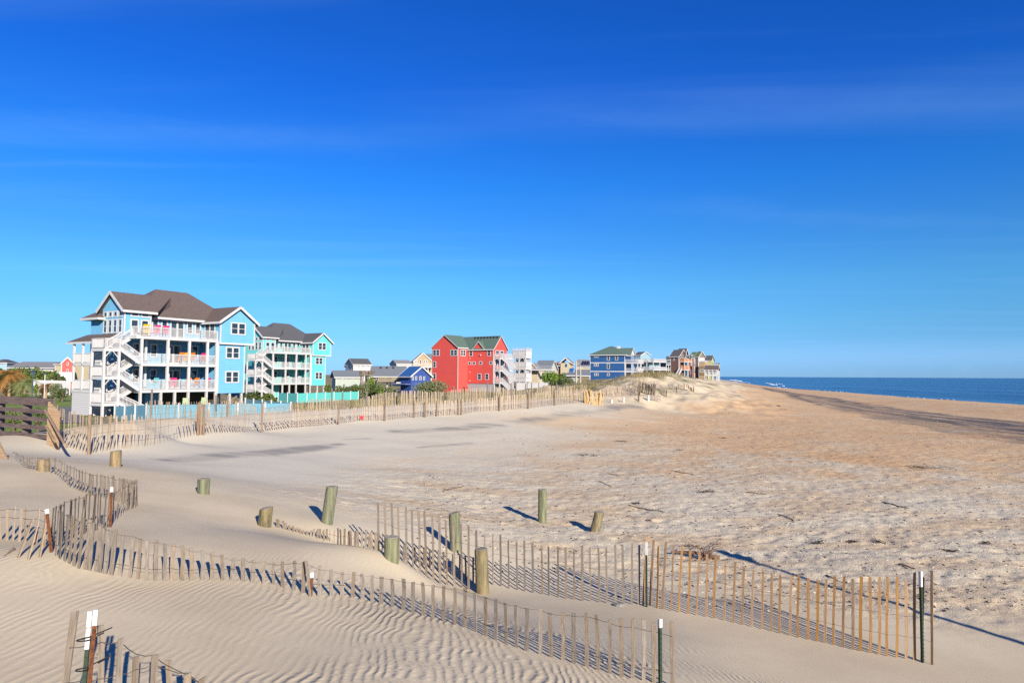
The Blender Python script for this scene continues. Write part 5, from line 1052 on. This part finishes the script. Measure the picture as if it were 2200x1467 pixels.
# dark board fence of the beach walk
BW = pm('walk_boards', (.135,.095,.085), (.055,.042,.042), rough=.85, scale=2.2, stretch=(1,1,9), bump=.5)
BWL = pm('walk_rail_wood', (.27,.19,.115), (.15,.10,.065), rough=.9, scale=3, stretch=(2,2,6), bump=.4)
A0 = at(-40,860,26.3); A1 = at(112,860,23.4); g0 = gz(A0.x,A0.y); r = thing('board_fence', 'dark brown board fence of the beach walk at the left edge', 'fence', (A1.x, A1.y, gz(A1.x,A1.y))); O_ = Vector(r.location)
for (yl, yr, th) in ((858,865,.27),(878,885,.14),(894,902,.14),(912,920,.14),(929,938.5,.15)):
    p = at(-40, yl - 2.4, 26.3); q = at(105 if th < .2 else 116, yr, 23.5); MB().bar(p-O_, q-O_, .045, th).build('board', BW, r)
for px, d in ((0,25.6),(58,24.55)):
    p = at(px, 870, d+.12); z = gz(p.x,p.y); MB().box(-.11,.11,-.05,.13,z-.4,at(px,866,d).z).build('post', BW, r).location = Vector((p.x-O_.x,p.y-O_.y,-O_.z))
for (x0,y0,d0,x1,y1,d1,w) in ((99,884,23.3,141,957,20.6,.17),(100,916,23.2,117,947,22.0,.12)):
    MB().bar(at(x0,y0,d0)-O_, at(x1,y1,d1)-O_, w, .06, up=(.5,.5,.5)).build('sloping_rail', BWL, r)
for k, px in enumerate((105,110,116,121,126)):
    p = at(px,900,23.2 - k*.12); z = gz(p.x,p.y); b = MB().box(-.045,.045,-.012,.012,z-.2,at(px,863+k*4.4,23.2).z); o = b.build('upright_lath', BWL, r); o.location = Vector((p.x-O_.x,p.y-O_.y,-O_.z))
p = gpt(14,988); o = MB().bar((0,0,-.1),(-.7,.3,.75),.16,.05,up=(0,1,0)).build('loose_plank', BWL); o.location = p; tag(o,'weathered plank end sticking out of the sand at the left edge','plank')
# ------------------------------------------------------------------ poles and posts
PALEW = pm('pale_pole', (.33,.30,.25), (.24,.21,.17), rough=.9, scale=4)
for px, yt, d, lab in ((1238,776,150,'taller pale utility pole left of the dark blue house'),(1247,786,156,'shorter pale utility pole just left of the dark blue house')):
    p = gat(px,d); hh = at(px,yt,d).z - p.z; r = thing('utility_pole', lab, 'pole', p); MB().tube([(0,0,-.4),(0,0,hh)],[.2,.15],8).build('shaft', PALEW, r); MB().bar((-.6,0,hh-.5),(.6,0,hh-.5),.1,.12).build('crossarm', PALEW, r)
for px, by, ty, w, mt, lab in ((1314,866,858,.14,WHITE,'squat white marker stump on the sand, nearest the lath bundle'),(1340,864,852,.11,WHITE,'slim white marker post second from the lath bundle'),(1372,861,848,.09,BARK,'dark short post between the white marker posts'),(1393,860,847,.12,WHITE,'white marker post beside a scrap of dark netting')):
    p = gpt(px,by); h_ = hpx(p,by-ty); r = thing('marker_post', lab, 'post', p); MB().tube([(0,0,-.2),(0,0,h_*.9)],[w,w*.95],8).build('shaft', mt, r); MB().tube([(0,0,h_*.9),(0,0,h_)],[w*1.1,w*.6],8).build('cap', mt, r)
p = gpt(1400,861); r = thing('netting_scrap','scrap of dark netting fence beside the last marker post','net',p)
for k in range(5): MB().bar((k*.3-.3,0,-.1),(k*.3-.3,0,.5),.03).build('stake', bpy.data.materials['dark_post'], r)
for z in (.15,.35,.5): MB().bar((-.3,0,z),(.9,0,z),.015,.05).build('net_strip', bpy.data.materials['dark_post'], r)
tip = gpt(1560,1187); L_ = 17.0; bs = tip + SUN_DIR*L_; zb = gz(bs.x,bs.y); ph = L_*math.tan(R(SUN_EL)) + tip.z - zb
r = thing('lamp_post','tall grey beach lamp post standing beyond the right edge, casting the long thin shadow','lamp post',(bs.x,bs.y,zb)); MB().tube([(0,0,-.4),(0,0,ph-.3)],[.085,.055],10).build('pole', VENT, r); MB().tube([(0,0,ph-.35),(0,0,ph-.2),(0,0,ph+.05),(0,0,ph+.15)],[.07,.20,.17,.04],10).build('lamp_head', LAMPM, r)
# ------------------------------------------------------------------ beach finds
DRIFT = pm('driftwood', (.13,.095,.07), (.07,.05,.04), rough=.95, scale=6, bump=.4, rnd=.25); DRIFTR = pm('reddish_driftwood', (.16,.10,.065), (.09,.055,.04), rough=.95, scale=5)
WEED = pm('dark_weed', (.035,.028,.022), (.02,.016,.012), rough=.95)
def stick(x0,y0,x1,y1,lab,r=.018,mat=DRIFT,grp=None):
    a = gpt(x0,y0); b_ = gpt(x1,y1); n = 5; pts = [Vector((0,0,r*.6))]
    for k in range(1,n+1):
        q = a.lerp(b_,k/n); pts.append(Vector((q.x-a.x+random.gauss(0,.02),q.y-a.y+random.gauss(0,.03), gz(q.x,q.y)-a.z+r*.7+random.uniform(0,.02))))
    o = MB().tube(pts,[r*.85,r*.8,r*.75,r*.7,r*.6,r*.4],6).build('stick', mat); o.location = a; tag(o,lab,'stick',grp)
GS = 'sticks lying on the beach'
for q in ((952,1056,996,1045,'flat grey stick behind the tall pickets, left of the slim bollard',.03),(1288,1034,1315,1046,'thin dark stick above and right of the slim bollard',.016),(1305,1016,1330,1021,'short pale stick just above another, right of the slim bollard',.016),(1448,1013,1490,1019,'reddish stick on the open mid beach, pointing right',.022),(1604,1056,1645,1063,'thin stick far right of the leaning bollard, lying crosswise',.018),(1351,1085,1430,1102,'longest stick, lying straight above the leaning bollard',.022),(1389,1117,1403,1121,'short thick dark stick right of the leaning bollard',.03),(1896,1080,1952,1095,'long dark stick alone on the right side of the beach',.022),(1671,1104,1708,1120,'pale thin stick above the orange picket fence',.018),(1931,1213,1963,1226,'dark stick just above the right steel post',.02),(1777,1235,1806,1249,'stick beside the pole shadow behind the orange pickets',.016)):
    stick(*q[:4], q[4], q[5], DRIFTR if 'reddish' in q[4] else DRIFT, GS)
def tuft(px, py, lab, s=.35, n=14, mat=WEED, cat='weed', grp=None):
    p = gpt(px,py); b = MB()
    for k in range(n):
        s_ = s; a = random.uniform(0,6.28); L = s*random.uniform(.25,.8); x = random.uniform(-s,s)*.5; y = random.uniform(-s,s)*.3
        z0 = gz(p.x+x,p.y+y)-p.z; b.tube([(x,y,z0+.004),(x+math.cos(a)*L*.5,y+math.sin(a)*L*.3,z0+s*.12*random.random()+.02),(x+math.cos(a)*L,y+math.sin(a)*L*.6,z0+.01)],[.008,.006,.003],4)
    o = b.build('dry_weed', mat); o.location = p; tag(o,lab,cat,grp)
GW = 'weed clumps on the beach'
for px,py,lab,s in ((1757,1164,'dry weed clump, leftmost of three in a line behind the orange pickets',.30),(1828,1164,'dry weed clump, middle of three in a line behind the orange pickets',.30),(1888,1164,'dry weed clump, right of three in a line behind the orange pickets',.30),(2113,1164,'dry weed clump near the right photo edge',.30),(2036,1183,'dry weed clump above the right steel post',.30),(1264,979,'large twiggy weed pile in the middle distance',.9),(1518,1058,'tangled dark weed pile right of centre',.55),(1982,1004,'broad dark weed patch on the orange sand',1.2),(1461,966,'small black lump of weed in the middle distance',.3),(1553,941,'small dark driftwood lump further out on the orange sand',.35),(1367,1081,'brown weed lump at the end of the longest stick',.25),(1335,948,'thin weed line at the edge of the smooth sand',.6),(1160,1104,'bit of weed left of the slim bollard',.12),(1490,1175,'dark weed heap just behind the middle steel post',.40)): tuft(px,py,lab,s,grp=GW,n=18)
def lump(px,py,lab,r,mat,cat,name):
    p = gpt(px,py); b = MB(); n = 8
    for i,(z,f) in enumerate(((-.3,.9),(.15,1.0),(.5,.75),(.7,.3))):
        for j in range(n): a = 2*math.pi*j/n; b.v.append((math.cos(a)*r*f*random.uniform(.8,1.2)*1.4, math.sin(a)*r*f*random.uniform(.8,1.2), z*r))
    b.f = [(i*n+j,i*n+(j+1)%n,(i+1)*n+(j+1)%n,(i+1)*n+j) for i in range(3) for j in range(n)] + [tuple(3*n+j for j in range(n))]
    o = b.build(name, mat); o.location = p; tag(o,lab,cat)
lump(1330,1299,'grey rock half buried in front of the grey tall pickets',.075,pm('grey_rock',(.17,.17,.165),(.09,.09,.09),rough=.9,scale=8,bump=.5),'rock','beach_rock'); lump(1351,1107,'greenish chunk of timber right of the leaning bollard',.07,DRIFT,'driftwood','timber_chunk')
lump(1556,857,'dark lump on the distant sand below the last beach house',.16,WEED,'driftwood','timber_chunk'); lump(1672,872,'dark lump on the distant sand near the dark sand band',.2,WEED,'driftwood','timber_chunk')
p = gpt(1480,1200); r = thing('driftwood_branch','long brown driftwood branch with a dead twiggy plant behind the orange pickets','driftwood',p)
q0 = gpt(1442,1190) - p; q1 = gpt(1546,1203) - p; MB().tube([q0+Vector((0,0,.05)), q0.lerp(q1,.5)+Vector((0,0,.10)), q1+Vector((0,0,.06))],[.03,.04,.045],7).build('trunk', DRIFTR, r); tw = MB(); c = gpt(1515,1203) - p
for k in range(26):
    a = random.uniform(0,6.28); L = random.uniform(.2,.6); e = random.uniform(.15,1.2); m_ = c + Vector((math.cos(a)*L*.4,math.sin(a)*L*.4,.1+L*.5*math.sin(e))); tw.tube([c+Vector((random.uniform(-.15,.15),random.uniform(-.1,.1),.03)), m_, m_+Vector((math.cos(a)*L*.5,math.sin(a)*L*.5,L*.35*math.sin(e)-.06))],[.010,.007,.003],4)
tw.build('twigs', DRIFTR, r)
o = MB().slab([(-.12,0,-.08),(.12,0,-.1),(.14,.02,.1),(-.1,.02,.09)],.02,(0,1,0)).build('red_rag', pm('red_cloth',(.45,.03,.04),rough=.8)); q = gpt(777,904); o.location = q + Vector((0,-.12,.22)); tag(o,'small red rag caught on the long dune fence','rag')
# ------------------------------------------------------------------ dune grass and beach litter (uncountable)
rng = np.random.default_rng(5)
def scatter_grass(name, label, n, region, mat, h0, h1, w):
    b = MB(); k = 0; tries = 0
    while k < n and tries < n*30:
        tries += 1; x, y, ok = region()
        if not ok: continue
        z = gz(x, y); m_ = random.randint(5, 9); cl = random.uniform(.10,.35)
        for _ in range(m_):
            a = random.uniform(0,6.28); bx = x+random.gauss(0,cl); by = y+random.gauss(0,cl); H = random.uniform(h0,h1); l = H*random.uniform(.15,.7); d = Vector((math.cos(a),math.sin(a),0)); s = Vector((-d.y,d.x,0))*w
            p0 = Vector((bx,by,z-.08)); p1 = p0 + d*l*.35 + Vector((0,0,H*.65)); p2 = p0 + d*l + Vector((0,0,H)); b.add([p0-s,p0+s,p1+s*.7,p1-s*.7,p2],[(0,1,2,3),(3,2,4)])
        k += 1
    o = b.build(name, mat); struct(o,'stuff',label); o['category'] = 'grass'
GR1 = pm('dune_grass_blades',(.22,.165,.08),(.11,.105,.045),rough=.85,scale=.4); GR2 = pm('green_grass_blades',(.15,.17,.045),(.22,.17,.075),rough=.85,scale=.25)
def reg_dune():
    t = random.random(); y = lerp(80,190,t); c = np.interp(y,[80,90,98,112,124,146,165,190],[6,12,17,22,27,33,40,48]); x = c + random.gauss(0,2.2) - 1.8
    return x, y, fbm(np.array([x*.22]),np.array([y*.16]),83,4)[0] > .45
def reg_back():
    px = random.uniform(560,1260); d = random.uniform(62,140) if px > 700 else random.uniform(58,100); q = at(px,800,d); return q.x, q.y, fbm(np.array([q.x*.3]),np.array([q.y*.3]),91,3)[0] > .42 and (q - h1.o).length > 20
scatter_grass('dune_grass','tawny dune grass over the far dune crest',1100,reg_dune,GR1,.4,.9,.018); scatter_grass('scrub_grass','low tawny green grass between the dune fence and the houses',1300,reg_back,GR2,.25,.6,.025)
def litter(name, label, n, mat, s0, s1, flat):
    b = MB(); px = rng.uniform(900,2260,n); py = 830 + (rng.random(n)**.8)*470
    hz = 806.4 + .0054*(px-1100); d = np.clip(4*F/np.maximum(py-hz,8),8,120); xs = (px-1100)/F*d; ys = d; zs = ground_z(xs,ys)
    for x,y,z in zip(xs,ys,zs):
        if x < -1.0 + max(0,(y-40)*.36) and y > 26: continue
        if y < 12.5 + .9 - .42*x and x < 6: continue
        s = random.uniform(s0,s1)*(1 + y/40); a = random.uniform(0,3.14); c,q = math.cos(a)*s, math.sin(a)*s; f = flat*s
        b.add([(x-c,y-q,z),(x+q*.4,y-c*.4,z),(x+c,y+q,z+f*.3),(x-q*.4,y+c*.4,z),(x,y,z+f)],[(0,1,4),(1,2,4),(2,3,4),(3,0,4)])
    o = b.build(name, mat); struct(o,'stuff',label); o['category'] = 'beach litter'
litter('weed_scraps','dark scraps of weed and bark strewn over the trodden beach',2600,WEED,.012,.045,.35); litter('shell_fragments','pale shell fragments strewn over the trodden beach',1000,pm('shell',(.44,.39,.32),(.34,.29,.23),rough=.6),.010,.028,.5)
